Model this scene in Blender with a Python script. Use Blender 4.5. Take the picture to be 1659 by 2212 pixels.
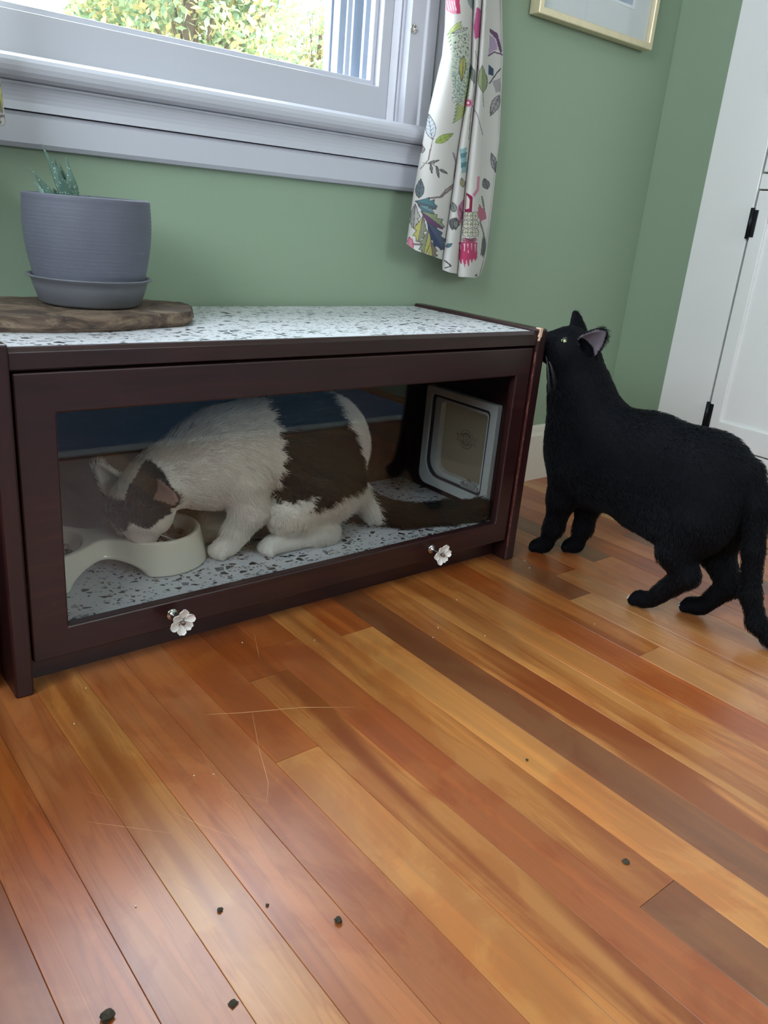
import bpy, bmesh, math, random
import numpy as np
from mathutils import Vector, Matrix

for o in list(bpy.data.objects):
    bpy.data.objects.remove(o)
scene = bpy.context.scene
COL = scene.collection
PI = math.pi
random.seed(4)
RNG = np.random.default_rng(7)

# ------------------------------------------------------------------ camera
CAM_ROT = (1.2146, -0.0842, -0.6790)
CAM_LOC = (-0.2556, -0.9713, 0.6365)
FPX = 1737.9
cam_d = bpy.data.cameras.new('camera')
cam = bpy.data.objects.new('camera', cam_d)
COL.objects.link(cam)
cam.rotation_euler = CAM_ROT
cam.location = CAM_LOC
cam_d.sensor_fit = 'HORIZONTAL'
cam_d.sensor_width = 36.0
cam_d.lens = FPX * 36.0 / 1659.0
cam_d.clip_start = 0.02
cam_d.clip_end = 200
scene.camera = cam

# ------------------------------------------------------------------ world, sun, exposure
SKY_STRENGTH = 15.0
world = bpy.data.worlds.new('world')
scene.world = world
world.use_nodes = True
bg = world.node_tree.nodes['Background']
bg.inputs['Color'].default_value = (0.80, 0.90, 1.0, 1)
bg.inputs['Strength'].default_value = SKY_STRENGTH

sun_d = bpy.data.lights.new('sun', 'SUN')
sun_d.energy = 13.0
sun_d.angle = math.radians(0.6)
sun_d.color = (1.0, 0.93, 0.80)
sun = bpy.data.objects.new('sun', sun_d)
COL.objects.link(sun)
sun.rotation_euler = Vector((-0.90, 0.03, -0.55)).to_track_quat('-Z', 'Y').to_euler()

vs = scene.view_settings
vs.view_transform = 'Standard'
vs.look = 'None'
vs.gamma = 1.0
vs.use_curve_mapping = False
vs.exposure = 0.02
scene.cycles.max_bounces = 8
scene.cycles.diffuse_bounces = 3
scene.cycles.glossy_bounces = 3
scene.cycles.transparent_max_bounces = 10
scene.cycles.transmission_bounces = 4
scene.cycles.caustics_reflective = False
scene.cycles.caustics_refractive = False
scene.cycles.sample_clamp_indirect = 6.0
scene.cycles.use_denoising = True
scene.cycles.use_adaptive_sampling = True
scene.cycles.adaptive_threshold = 0.06

# room constants (metres; x along the window wall, +y into that wall, z up)
YW = 0.36          # window wall
XE = 1.694         # east wall
XWEST = -1.7
YS = -3.1
ZC = 2.45
W, T, H, D = 0.913, 0.0237, 0.462, 0.35     # cabinet
ZF = 0.076         # terrazzo floor inside the cabinet

def portal(name, loc, sx, sz, to):
    l = bpy.data.lights.new(name, 'AREA')
    l.shape = 'RECTANGLE'; l.size = sx; l.size_y = sz
    l.cycles.is_portal = True
    o = bpy.data.objects.new(name, l)
    COL.objects.link(o)
    o.location = loc
    o.rotation_euler = Vector(to).to_track_quat('-Z', 'Y').to_euler()
portal('portal_window_north', (0.25, YW + 0.17, 1.42), 1.15, 1.2, (0, -1, 0))
portal('portal_fill_south', (1.10, YS - 0.10, 1.5), 0.8, 0.9, (0, 1, 0))

portal('portal_fill_west', (XWEST - 0.08, -1.0, 1.575), 1.5, 1.25, (1, 0, 0))  # sky through the added west window

# ------------------------------------------------------------------ pixel helpers (photograph pixel -> point on a plane in the room)
_R = np.array(Matrix.Identity(3))
def _rot(a):
    cx, sx = math.cos(a[0]), math.sin(a[0]); cy, sy = math.cos(a[1]), math.sin(a[1]); cz, sz = math.cos(a[2]), math.sin(a[2])
    Rx = np.array([[1, 0, 0], [0, cx, -sx], [0, sx, cx]]); Ry = np.array([[cy, 0, sy], [0, 1, 0], [-sy, 0, cy]])
    Rz = np.array([[cz, -sz, 0], [sz, cz, 0], [0, 0, 1]])
    return Rz @ Ry @ Rx
_R = _rot(CAM_ROT)
_C = np.array(CAM_LOC)
def _dirs(px, py):
    px = np.asarray(px, float); py = np.asarray(py, float)
    v = np.stack([(px - 829.5) / FPX, -(py - 1106) / FPX, -np.ones_like(px)], -1)
    return v @ _R.T
def at_y(px, py, y):
    d = _dirs(px, py); t = (np.asarray(y) - _C[1]) / d[..., 1]
    return _C + d * t[..., None]
def at_z(px, py, z):
    d = _dirs(px, py); t = (np.asarray(z) - _C[2]) / d[..., 2]
    return _C + d * t[..., None]

# ------------------------------------------------------------------ materials
def srgb(r, g, b):
    f = lambda c: (c / 12.92 if c <= 0.04045 else ((c + 0.055) / 1.055) ** 2.4)
    return (f(r / 255), f(g / 255), f(b / 255), 1)
class NT:
    def __init__(s, name):
        s.m = bpy.data.materials.new(name); s.m.use_nodes = True
        s.t = s.m.node_tree; s.t.nodes.clear()
        s.out = s.n('ShaderNodeOutputMaterial')
    def n(s, kind, **kw):
        x = s.t.nodes.new(kind)
        for k, v in kw.items(): setattr(x, k, v)
        return x
    def l(s, a, b): s.t.links.new(a, b)
    def val(s, sock, v):
        if isinstance(v, (int, float, tuple, list)): sock.default_value = v
        else: s.l(v, sock)
    def math(s, op, a, b=None, c=None, clamp=False):
        x = s.n('ShaderNodeMath', operation=op); x.use_clamp = clamp
        s.val(x.inputs[0], a)
        if b is not None: s.val(x.inputs[1], b)
        if c is not None: s.val(x.inputs[2], c)
        return x.outputs[0]
    def mix(s, fac, a, b, mode='MIX'):
        x = s.n('ShaderNodeMix', data_type='RGBA', blend_type=mode)
        s.val(x.inputs['Factor'], fac); s.val(x.inputs[6], a); s.val(x.inputs[7], b)
        return x.outputs[2]
    def ramp(s, fac, stops, interp='LINEAR'):
        x = s.n('ShaderNodeValToRGB'); x.color_ramp.interpolation = interp
        e = x.color_ramp.elements
        while len(e) < len(stops): e.new(0.5)
        for i, (p, c) in enumerate(stops):
            e[i].position = p; e[i].color = c if len(c) == 4 else (*c, 1)
        s.val(x.inputs[0], fac)
        return x.outputs[0]
    def coords(s, which='Object', scale=(1, 1, 1), loc=(0, 0, 0), rot=(0, 0, 0)):
        if which == 'World':
            src = s.n('ShaderNodeNewGeometry').outputs['Position']
        else:
            src = s.n('ShaderNodeTexCoord').outputs[which]
        mp = s.n('ShaderNodeMapping')
        mp.inputs['Scale'].default_value = scale; mp.inputs['Location'].default_value = loc; mp.inputs['Rotation'].default_value = rot
        s.l(src, mp.inputs['Vector'])
        return mp.outputs[0]
    def noise(s, vec, scale, detail=4, rough=0.55, dist=0.0, out=0):
        x = s.n('ShaderNodeTexNoise')
        s.l(vec, x.inputs['Vector'])
        x.inputs['Scale'].default_value = scale; x.inputs['Detail'].default_value = detail
        x.inputs['Roughness'].default_value = rough; x.inputs['Distortion'].default_value = dist
        return x.outputs[out]
    def bump(s, h, strength=0.2, dist=0.002):
        x = s.n('ShaderNodeBump'); x.inputs['Strength'].default_value = strength; x.inputs['Distance'].default_value = dist
        s.l(h, x.inputs['Height']); return x.outputs[0]
    def pbr(s, color, rough=0.5, normal=None, **kw):
        b = s.n('ShaderNodeBsdfPrincipled')
        s.val(b.inputs['Base Color'], color); s.val(b.inputs['Roughness'], rough)
        for k, v in kw.items(): s.val(b.inputs[k.replace('_', ' ')], v)
        if normal is not None: s.l(normal, b.inputs['Normal'])
        s.l(b.outputs[0], s.out.inputs['Surface'])
        return b
M = {}
def paint(name, col, rough=0.5, var=0.05, scale=9, bump=0.06, bscale=260, **kw):
    t = NT(name); c = t.coords('World')
    f = t.noise(c, scale, 3)
    col2 = tuple(min(1, v * (1 + var * 2)) for v in col[:3]) + (1,); col1 = tuple(v * (1 - var * 2) for v in col[:3]) + (1,)
    cc = t.mix(f, col1, col2)
    t.pbr(cc, rough, t.bump(t.noise(c, bscale, 2), bump, 0.001), **kw)
    M[name] = t.m
    return t.m
paint('wall_green', srgb(141, 160, 135), 0.55, 0.02, 3, 0.08, 180)
paint('wall_cream', srgb(196, 186, 170), 0.6, 0.02, 3, 0.05, 150)
paint('trim_white_shaded', srgb(194, 194, 202), 0.35, 0.015, 6, 0.04, 90)  # white paint, darkened and tinted lavender for dim light and blue glare
paint('door_white', srgb(232, 231, 228), 0.33, 0.015, 5, 0.04, 80)
paint('baseboard_cream', srgb(222, 214, 198), 0.4, 0.03, 25, 0.05, 90)
paint('ceiling_white', srgb(235, 234, 230), 0.7, 0.01, 3)
paint('black_metal', (0.012, 0.012, 0.013, 1), 0.4, 0.1, 40, Metallic=0.6)
paint('plastic_white', srgb(205, 208, 205), 0.38, 0.02, 30, 0.03, 150)
paint('plastic_grey', srgb(120, 118, 122), 0.45, 0.04, 30, 0.03, 150)
paint('track_dark', srgb(60, 58, 72), 0.5, 0.04, 30)
paint('alu_blue', srgb(160, 168, 182), 0.35, 0.04, 12, 0.03, 90)
paint('ceramic_white', srgb(243, 240, 236), 0.12, 0.01, 30, 0.0)
paint('bowl_white', srgb(224, 216, 198), 0.13, 0.01, 20, 0.0, Coat_Weight=0.5)
paint('pot_grey', srgb(98, 100, 112), 0.62, 0.05, 30, 0.2, 220)
paint('saucer_grey', srgb(108, 110, 116), 0.5, 0.05, 20, 0.1, 200)
paint('soil', srgb(58, 46, 40), 0.95, 0.3, 120, 0.9, 240)
paint('chrome', (0.62, 0.60, 0.58, 1), 0.18, 0.02, 30, Metallic=1.0)
paint('pewter', (0.22, 0.19, 0.17, 1), 0.35, 0.1, 90, Metallic=0.9)
paint('gold_frame', srgb(228, 214, 178), 0.35, 0.06, 40, 0.05, 120, Metallic=0.35)
paint('mat_board', srgb(226, 226, 224), 0.8, 0.01, 20)
paint('mat_core', srgb(240, 240, 238), 0.8, 0.01, 20)
paint('soft_grey', srgb(205, 200, 196), 0.9, 0.05, 60)
paint('black_gap', (0.006, 0.005, 0.006, 1), 0.8, 0.1)
paint('claw', srgb(205, 205, 205), 0.25, 0.05)
paint('whisker', srgb(120, 120, 125), 0.35, 0.05)
paint('whisker_white', srgb(225, 222, 215), 0.35, 0.05)
paint('pink_nose', srgb(188, 130, 122), 0.45, 0.1, 80)
paint('siding_white', srgb(240, 240, 240), 0.6, 0.02, 4)
paint('house_blue', srgb(190, 205, 222), 0.6, 0.02, 4)
paint('grass', srgb(92, 116, 52), 0.9, 0.3, 6)
paint('bark', srgb(84, 68, 54), 0.9, 0.3, 20, 0.8, 60)
paint('debris_dark', srgb(58, 50, 36), 0.8, 0.5, 240, 0.8, 400)
paint('debris_pale', srgb(232, 222, 200), 0.6, 0.1, 100)
paint('kibble', srgb(96, 58, 36), 0.8, 0.3, 120, 0.5, 300)
paint('scratch_pale', srgb(214, 160, 108), 0.5, 0.08, 80)

def wood_dark(name, axis):
    t = NT(name)
    sc = [26, 26, 26]; sc[axis] = 1.6
    c = t.coords('World', tuple(sc))
    g = t.noise(c, 3.0, 6, 0.6, 0.8)
    col = t.ramp(g, [(0.25, srgb(34, 14, 16)), (0.55, srgb(48, 21, 22)), (0.8, srgb(62, 29, 27))])
    w = t.noise(t.coords('World'), 70, 5, 0.7)
    sp = t.math('GREATER_THAN', w, 0.735)
    col = t.mix(t.math('MULTIPLY', sp, 0.35), col, srgb(150, 90, 74))
    ro = t.math('ADD', t.math('MULTIPLY', t.noise(t.coords('World'), 14, 3), 0.16), 0.27)
    t.pbr(col, ro, t.bump(g, 0.05, 0.001), Coat_Weight=0.15, Coat_Roughness=0.25)
    M[name] = t.m
wood_dark('mahogany_x', 0); wood_dark('mahogany_y', 1); wood_dark('mahogany_z', 2)
def wood_worn():
    t = NT('mahogany_worn_edge'); c = t.coords('World', (30, 30, 12))
    g = t.noise(c, 5, 6, 0.7)
    col = t.ramp(g, [(0.3, srgb(56, 24, 24)), (0.52, srgb(96, 46, 40)), (0.70, srgb(180, 126, 110))])
    t.pbr(col, 0.4, t.bump(g, 0.3, 0.001)); M['mahogany_worn_edge'] = t.m
wood_worn()
paint('raw_wood', srgb(226, 186, 158), 0.7, 0.12, 90, 0.3, 200)

def terrazzo():
    t = NT('terrazzo')
    c0 = t.coords('World')
    nz = t.n('ShaderNodeTexNoise'); nz.inputs['Scale'].default_value = 180; t.l(c0, nz.inputs['Vector'])
    vadd = t.n('ShaderNodeVectorMath', operation='MULTIPLY_ADD')
    t.l(nz.outputs['Color'], vadd.inputs[0]); vadd.inputs[1].default_value = (0.003, 0.003, 0.0); t.l(c0, vadd.inputs[2])
    base = t.mix(t.noise(c0, 130, 4), srgb(206, 207, 212), srgb(226, 226, 229))
    col = base
    for i, (sc, thr, edge, cols) in enumerate([
            (68, 0.74, 0.11, [(0.0, srgb(40, 42, 46)), (0.45, srgb(60, 62, 68)), (0.66, srgb(150, 152, 158)), (0.75, srgb(176, 168, 160)), (0.9, srgb(120, 124, 132))]),
            (150, 0.70, 0.11, [(0.0, srgb(60, 62, 66)), (0.4, srgb(120, 122, 128)), (0.65, srgb(168, 168, 172)), (0.85, srgb(150, 138, 126))])]):
        mp = t.n('ShaderNodeMapping'); mp.inputs['Scale'].default_value = (1, 1.25, 0.0); mp.inputs['Location'].default_value = (i * 3.1, i * 1.7, 0)
        t.l(vadd.outputs[0], mp.inputs['Vector'])
        v = t.n('ShaderNodeTexVoronoi', feature='F1', voronoi_dimensions='2D'); v.inputs['Scale'].default_value = sc
        e = t.n('ShaderNodeTexVoronoi', feature='DISTANCE_TO_EDGE', voronoi_dimensions='2D'); e.inputs['Scale'].default_value = sc
        t.l(mp.outputs[0], v.inputs['Vector']); t.l(mp.outputs[0], e.inputs['Vector'])
        sep = t.n('ShaderNodeSeparateColor'); t.l(v.outputs['Color'], sep.inputs[0])
        pick = t.math('GREATER_THAN', sep.outputs[0], thr)
        eth = t.math('MULTIPLY_ADD', sep.outputs[2], 0.22, edge)
        inside = t.math('GREATER_THAN', e.outputs['Distance'], eth)
        chip = t.ramp(sep.outputs[1], cols, 'CONSTANT')
        col = t.mix(t.math('MULTIPLY', pick, inside), col, chip)
    t.pbr(col, 0.32, None); M['terrazzo'] = t.m
terrazzo()

def planks_mat():
    t = NT('plank_wood')
    oi = t.n('ShaderNodeObjectInfo')
    pos = t.n('ShaderNodeNewGeometry').outputs['Position']
    off = t.n('ShaderNodeCombineXYZ')
    t.l(t.math('MULTIPLY', oi.outputs['Random'], 31.0), off.inputs[0]); t.l(t.math('MULTIPLY', oi.outputs['Random'], 57.0), off.inputs[1])
    add = t.n('ShaderNodeVectorMath', operation='ADD'); t.l(pos, add.inputs[0]); t.l(off.outputs[0], add.inputs[1])
    def mapped(s):
        mp = t.n('ShaderNodeMapping'); mp.inputs['Scale'].default_value = s; t.l(add.outputs[0], mp.inputs['Vector']); return mp.outputs[0]
    fine = t.noise(mapped((150, 7, 1)), 1.0, 6, 0.62, 0.4)
    med = t.noise(mapped((34, 2.2, 1)), 1.0, 4, 0.5, 1.3)
    big = t.noise(mapped((15, 0.9, 1)), 1.0, 3, 0.5, 0.8)
    base = oi.outputs['Color']
    light = t.mix(1.0, base, (1.28, 1.22, 1.12, 1), 'MULTIPLY')
    dark = t.mix(1.0, base, (0.56, 0.36, 0.24, 1), 'MULTIPLY')
    col = t.mix(t.ramp(med, [(0.36, (0, 0, 0)), (0.66, (1, 1, 1))]), base, light)
    sfac = t.math('MULTIPLY', t.ramp(big, [(0.50, (0, 0, 0)), (0.60, (1, 1, 1))]), oi.outputs['Alpha'], clamp=True)
    col = t.mix(sfac, col, dark)
    gl = t.ramp(med, [(0.46, (0, 0, 0)), (0.49, (1, 1, 1)), (0.505, (1, 1, 1)), (0.54, (0, 0, 0))])
    col = t.mix(t.math('MULTIPLY', gl, t.math('MULTIPLY', oi.outputs['Alpha'], 0.45)), col, dark)
    col = t.mix(t.math('MULTIPLY', fine, 0.30), col, dark)
    st = t.noise(t.coords('World', (9, 6, 1), (3.3, 1.2, 0)), 1.0, 5, 0.6, 0.6)
    col = t.mix(t.math('MULTIPLY', t.ramp(st, [(0.49, (0, 0, 0)), (0.56, (1, 1, 1))]), 0.55), col, t.mix(1.0, col, (0.80, 0.58, 0.42, 1), 'MULTIPLY'))
    ro = t.math('MULTIPLY_ADD', t.noise(t.coords('World'), 11, 4), 0.22, 0.22)
    t.pbr(col, ro, t.bump(fine, 0.08, 0.0008), Coat_Weight=0.5, Coat_Roughness=0.34); M['plank_wood'] = t.m
planks_mat()

def glass_mat(name, tint=(1, 1, 1, 1), ior=1.5, rough=0.0):
    t = NT(name)
    tr = t.n('ShaderNodeBsdfTransparent'); tr.inputs[0].default_value = tint
    gl = t.n('ShaderNodeBsdfGlossy'); gl.inputs['Roughness'].default_value = rough
    lw = t.n('ShaderNodeLayerWeight'); lw.inputs['Blend'].default_value = 0.5
    f0 = ((ior - 1) / (ior + 1)) ** 2
    fr = t.math('MULTIPLY_ADD', t.math('POWER', lw.outputs['Facing'], 5.0), 1 - f0, f0)      # Schlick reflectance, same from both sides
    mx = t.n('ShaderNodeMixShader')
    t.l(fr, mx.inputs[0]); t.l(tr.outputs[0], mx.inputs[1]); t.l(gl.outputs[0], mx.inputs[2])
    t.l(mx.outputs[0], t.out.inputs['Surface']); M[name] = t.m
glass_mat('cabinet_glass', (0.93, 0.94, 0.94, 1), 1.42)
glass_mat('window_glass', (0.97, 0.98, 0.98, 1), 1.45)

def flap_mat():
    t = NT('flap_plastic')
    b = t.n('ShaderNodeBsdfPrincipled'); b.inputs['Base Color'].default_value = srgb(186, 176, 162); b.inputs['Roughness'].default_value = 0.25
    tr = t.n('ShaderNodeBsdfTranslucent'); tr.inputs[0].default_value = srgb(222, 212, 196)
    tp = t.n('ShaderNodeBsdfTransparent'); tp.inputs[0].default_value = srgb(170, 165, 155)
    m1 = t.n('ShaderNodeMixShader'); m1.inputs[0].default_value = 0.5
    t.l(b.outputs[0], m1.inputs[1]); t.l(tr.outputs[0], m1.inputs[2])
    m2 = t.n('ShaderNodeMixShader'); m2.inputs[0].default_value = 0.3
    t.l(m1.outputs[0], m2.inputs[1]); t.l(tp.outputs[0], m2.inputs[2])
    t.l(m2.outputs[0], t.out.inputs['Surface']); M['flap_plastic'] = t.m
flap_mat()
def clear_plastic():
    t = NT('clear_plastic')
    t.pbr((0.85, 0.85, 0.83, 1), 0.15, None, Transmission_Weight=0.6, IOR=1.45); M['clear_plastic'] = t.m
clear_plastic()

def attr_mat(name, attr, rough=0.6, bump=None, sheen=0.0, spec=0.5, translucent=0.0):
    t = NT(name)
    a = t.n('ShaderNodeAttribute', attribute_name=attr)
    nrm = None
    if bump: nrm = t.bump(t.noise(t.coords('World'), bump[0], 3), bump[1], 0.002)
    b = t.pbr(a.outputs['Color'], rough, nrm)
    b.inputs['Specular IOR Level'].default_value = spec
    if sheen: b.inputs['Sheen Weight'].default_value = sheen
    if translucent:
        tr = t.n('ShaderNodeBsdfTranslucent'); t.l(a.outputs['Color'], tr.inputs[0])
        mx = t.n('ShaderNodeMixShader'); mx.inputs[0].default_value = translucent
        t.l(b.outputs[0], mx.inputs[1]); t.l(tr.outputs[0], mx.inputs[2]); t.l(mx.outputs[0], t.out.inputs['Surface'])
    M[name] = t.m
attr_mat('curtain_print', 'tint', 0.85, (900, 0.15), 0.1, 0.2, 0.25)
attr_mat('cat_coat', 'tint', 0.65, (420, 0.4), 0.0, 0.35)
attr_mat('cat_fur', 'tint', 0.5, None, 0.0, 0.2)
attr_mat('black_fur', 'tint', 0.40, None, 0.0, 0.2)
attr_mat('black_coat', 'tint', 0.7, (420, 0.3), 0.0, 0.1)
attr_mat('leaf', 'tint', 0.6, None, 0.0, 0.3, 0.5)

def rug_mat():
    t = NT('rug_pile'); c = t.coords('World', (1, 1, 1))
    a = t.noise(t.coords('World', (5, 16, 1)), 1.0, 5, 0.65, 2.2)
    col = t.ramp(a, [(0.30, srgb(60, 84, 120)), (0.45, srgb(112, 140, 172)), (0.55, srgb(84, 112, 150)), (0.68, srgb(190, 202, 212))])
    t.pbr(col, 0.95, t.bump(t.noise(c, 420, 2), 0.6, 0.003)); M['rug_pile'] = t.m
rug_mat()
paint('rug_edge', srgb(205, 208, 208), 0.95, 0.04, 60, 0.5, 400)

def slice_mat():
    t = NT('bark_slice'); c = t.coords('World')
    a = t.noise(t.coords('World', (14, 14, 40)), 1.2, 6, 0.7, 1.0)
    col = t.ramp(a, [(0.30, srgb(48, 40, 36)), (0.48, srgb(92, 74, 62)), (0.62, srgb(132, 112, 92)), (0.75, srgb(76, 72, 64))])
    t.pbr(col, 0.85, t.bump(a, 0.8, 0.004)); M['bark_slice'] = t.m
slice_mat()
def aloe_mat():
    t = NT('aloe_leaf'); c = t.coords('World')
    col = t.mix(t.noise(c, 60, 4), srgb(56, 84, 72), srgb(104, 134, 118))
    v = t.n('ShaderNodeTexVoronoi', feature='F1'); v.inputs['Scale'].default_value = 330; t.l(c, v.inputs['Vector'])
    col = t.mix(t.math('LESS_THAN', v.outputs['Distance'], 0.22), col, srgb(190, 205, 196))
    t.pbr(col, 0.55); M['aloe_leaf'] = t.m
aloe_mat()
def art_mat():
    t = NT('art_print'); c = t.coords('World', (7, 1, 10))
    a = t.noise(c, 1.0, 5, 0.6, 1.0)
    col = t.ramp(a, [(0.35, srgb(96, 116, 150)), (0.5, srgb(140, 156, 182)), (0.65, srgb(188, 196, 208))])
    t.pbr(col, 0.6); M['art_print'] = t.m
art_mat()
def eye_mat():
    t = NT('cat_eye')
    t.pbr(t.mix(t.noise(t.coords('World'), 160, 3), srgb(120, 150, 96), srgb(196, 208, 150)), 0.05, None, Coat_Weight=1.0); M['cat_eye'] = t.m
eye_mat()
paint('pupil_black', (0.004, 0.004, 0.004, 1), 0.05, 0.0)

# ------------------------------------------------------------------ object helpers
def link(o, parent=None):
    COL.objects.link(o)
    if parent is not None: o.parent = parent
    return o
def empty(name, loc=(0, 0, 0), parent=None):
    o = bpy.data.objects.new(name, None); o.empty_display_size = 0.05
    o.location = loc
    return link(o, parent)
def tag(o, label=None, cat=None, group=None, kind=None):
    if label: o['label'] = label
    if cat: o['category'] = cat
    if group: o['group'] = group
    if kind: o['kind'] = kind
    return o
def obj_bm(name, bm, mat, parent=None, smooth=False, bevel=0.0, seg=2):
    """link a bmesh given in world coordinates; object origin goes to the parent's frame"""
    me = bpy.data.meshes.new(name)
    bmesh.ops.recalc_face_normals(bm, faces=bm.faces)
    if bevel > 0:
        es = [e for e in bm.edges if len(e.link_faces) == 2 and e.calc_face_angle(0) > 0.6]
        bmesh.ops.bevel(bm, geom=es, offset=bevel, segments=seg, affect='EDGES', profile=0.5, clamp_overlap=True)
        for f in bm.faces: f.smooth = False
    if parent is not None:
        bm.transform(Matrix.Translation(-world_loc(parent)))
    bm.to_mesh(me); bm.free()
    if smooth:
        me.shade_smooth() if hasattr(me, 'shade_smooth') else None
    me.materials.append(M[mat] if isinstance(mat, str) else mat)
    o = bpy.data.objects.new(name, me)
    return link(o, parent)
def world_loc(o):
    v = Vector(o.location)
    while o.parent is not None:
        o = o.parent; v += Vector(o.location)
    return v
def add_box(bm, lo, hi):
    x0, y0, z0 = lo; x1, y1, z1 = hi
    v = [bm.verts.new(p) for p in ((x0, y0, z0), (x1, y0, z0), (x1, y1, z0), (x0, y1, z0), (x0, y0, z1), (x1, y0, z1), (x1, y1, z1), (x0, y1, z1))]
    for f in ((0, 3, 2, 1), (4, 5, 6, 7), (0, 1, 5, 4), (1, 2, 6, 5), (2, 3, 7, 6), (3, 0, 4, 7)):
        bm.faces.new([v[i] for i in f])
def box(name, lo, hi, mat, parent=None, bevel=0.0, seg=2):
    bm = bmesh.new(); add_box(bm, lo, hi)
    return obj_bm(name, bm, mat, parent, bevel=bevel, seg=seg)
def prism_pts(name, pts, axis, a0, a1, mat, parent=None, bevel=0.0, seg=2, smooth=False):
    """extrude a closed 2-D outline along axis; pts are the other two coordinates in order"""
    bm = bmesh.new()
    def P(p, a):
        q = list(p); q.insert(axis, a); return q
    A = [bm.verts.new(P(p, a0)) for p in pts]; B = [bm.verts.new(P(p, a1)) for p in pts]
    bm.faces.new(A); bm.faces.new(B[::-1])
    n = len(pts)
    for i in range(n): bm.faces.new((A[i], B[i], B[(i + 1) % n], A[(i + 1) % n]))
    return obj_bm(name, bm, mat, parent, bevel=bevel, seg=seg, smooth=smooth)
def ring_prism(name, outer, inner, axis, a0, a1, mat, parent=None, bevel=0.0, seg=2):
    """a plate with one hole: outer / inner outlines with the same number of points"""
    bm = bmesh.new()
    def P(p, a):
        q = list(p); q.insert(axis, a); return q
    L = [[bm.verts.new(P(p, a)) for p in ol] for ol in (outer, inner) for a in (a0, a1)]
    O0, O1, I0, I1 = L
    n = len(outer)
    for i in range(n):
        j = (i + 1) % n
        bm.faces.new((O0[i], O0[j], I0[j], I0[i])); bm.faces.new((O1[i], I1[i], I1[j], O1[j]))
        bm.faces.new((O0[i], O1[i], O1[j], O0[j])); bm.faces.new((I0[i], I0[j], I1[j], I1[i]))
    return obj_bm(name, bm, mat, parent, bevel=bevel, seg=seg)
def rect(a0, b0, a1, b1): return [(a0, b0), (a1, b0), (a1, b1), (a0, b1)]
def rrect(a0, b0, a1, b1, r, n=6):
    pts = []
    rs = r if isinstance(r, (list, tuple)) else (r, r, r, r)
    for (ca, cb, st, rr) in ((a0, b0, PI, rs[0]), (a1, b0, 1.5 * PI, rs[1]), (a1, b1, 0, rs[2]), (a0, b1, 0.5 * PI, rs[3])):
        oa = ca + (rr if ca == a0 else -rr); ob = cb + (rr if cb == b0 else -rr)
        for i in range(n):
            t = st + 0.5 * PI * i / (n - 1)
            pts.append((oa + rr * math.cos(t), ob + rr * math.sin(t)))
    return pts
def lathe(name, prof, center, mat, parent=None, n=64):
    bm = bmesh.new(); cx, cy, cz = center
    rings = []
    for (r, z) in prof:
        if r < 1e-5: rings.append([bm.verts.new((cx, cy, cz + z))])
        else: rings.append([bm.verts.new((cx + r * math.cos(2 * PI * i / n), cy + r * math.sin(2 * PI * i / n), cz + z)) for i in range(n)])
    for A, B in zip(rings[:-1], rings[1:]):
        for i in range(n):
            j = (i + 1) % n
            if len(A) == 1 and len(B) == 1: continue
            if len(A) == 1: bm.faces.new((A[0], B[j], B[i]))
            elif len(B) == 1: bm.faces.new((A[i], A[j], B[0]))
            else: bm.faces.new((A[i], A[j], B[j], B[i]))
    return obj_bm(name, bm, mat, parent, smooth=True)
def tube_bm(bm, pts, radii, n=8):
    pts = [Vector(p) for p in pts]; rings = []
    up = Vector((0.12, 0.31, 0.94))
    for i, p in enumerate(pts):
        d = (pts[min(i + 1, len(pts) - 1)] - pts[max(i - 1, 0)]).normalized()
        a = d.cross(up)
        if a.length < 1e-3: a = d.cross(Vector((1, 0, 0)))
        a.normalize(); b = d.cross(a)
        r = radii[i] if isinstance(radii, (list, tuple)) else radii
        rings.append([bm.verts.new(p + (a * math.cos(2 * PI * k / n) + b * math.sin(2 * PI * k / n)) * r) for k in range(n)])
    for A, B in zip(rings[:-1], rings[1:]):
        for k in range(n): bm.faces.new((A[k], A[(k + 1) % n], B[(k + 1) % n], B[k]))
    bm.faces.new(rings[0][::-1]); bm.faces.new(rings[-1])
def tube(name, pts, radii, mat, parent=None, n=8):
    bm = bmesh.new(); tube_bm(bm, pts, radii, n)
    return obj_bm(name, bm, mat, parent, smooth=True)
def mesh_np(name, verts, faces, mat, parent=None, smooth=True, tint=None):
    me = bpy.data.meshes.new(name)
    verts = np.asarray(verts, np.float32)
    if parent is not None: verts = verts - np.array(world_loc(parent), np.float32)
    faces = np.asarray(faces, np.int32)
    nv, nf, k = len(verts), len(faces), faces.shape[1]
    me.vertices.add(nv); me.vertices.foreach_set('co', verts.ravel())
    me.loops.add(nf * k); me.loops.foreach_set('vertex_index', faces.ravel())
    me.polygons.add(nf); me.polygons.foreach_set('loop_start', np.arange(0, nf * k, k, dtype=np.int32))
    me.update(calc_edges=True); me.validate()
    if smooth: me.shade_smooth()
    if tint is not None:
        a = me.attributes.new('tint', 'FLOAT_COLOR', 'POINT')
        a.data.foreach_set('color', np.concatenate([tint, np.ones((nv, 1))], 1).astype(np.float32).ravel())
    me.materials.append(M[mat])
    o = bpy.data.objects.new(name, me)
    return link(o, parent)

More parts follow.
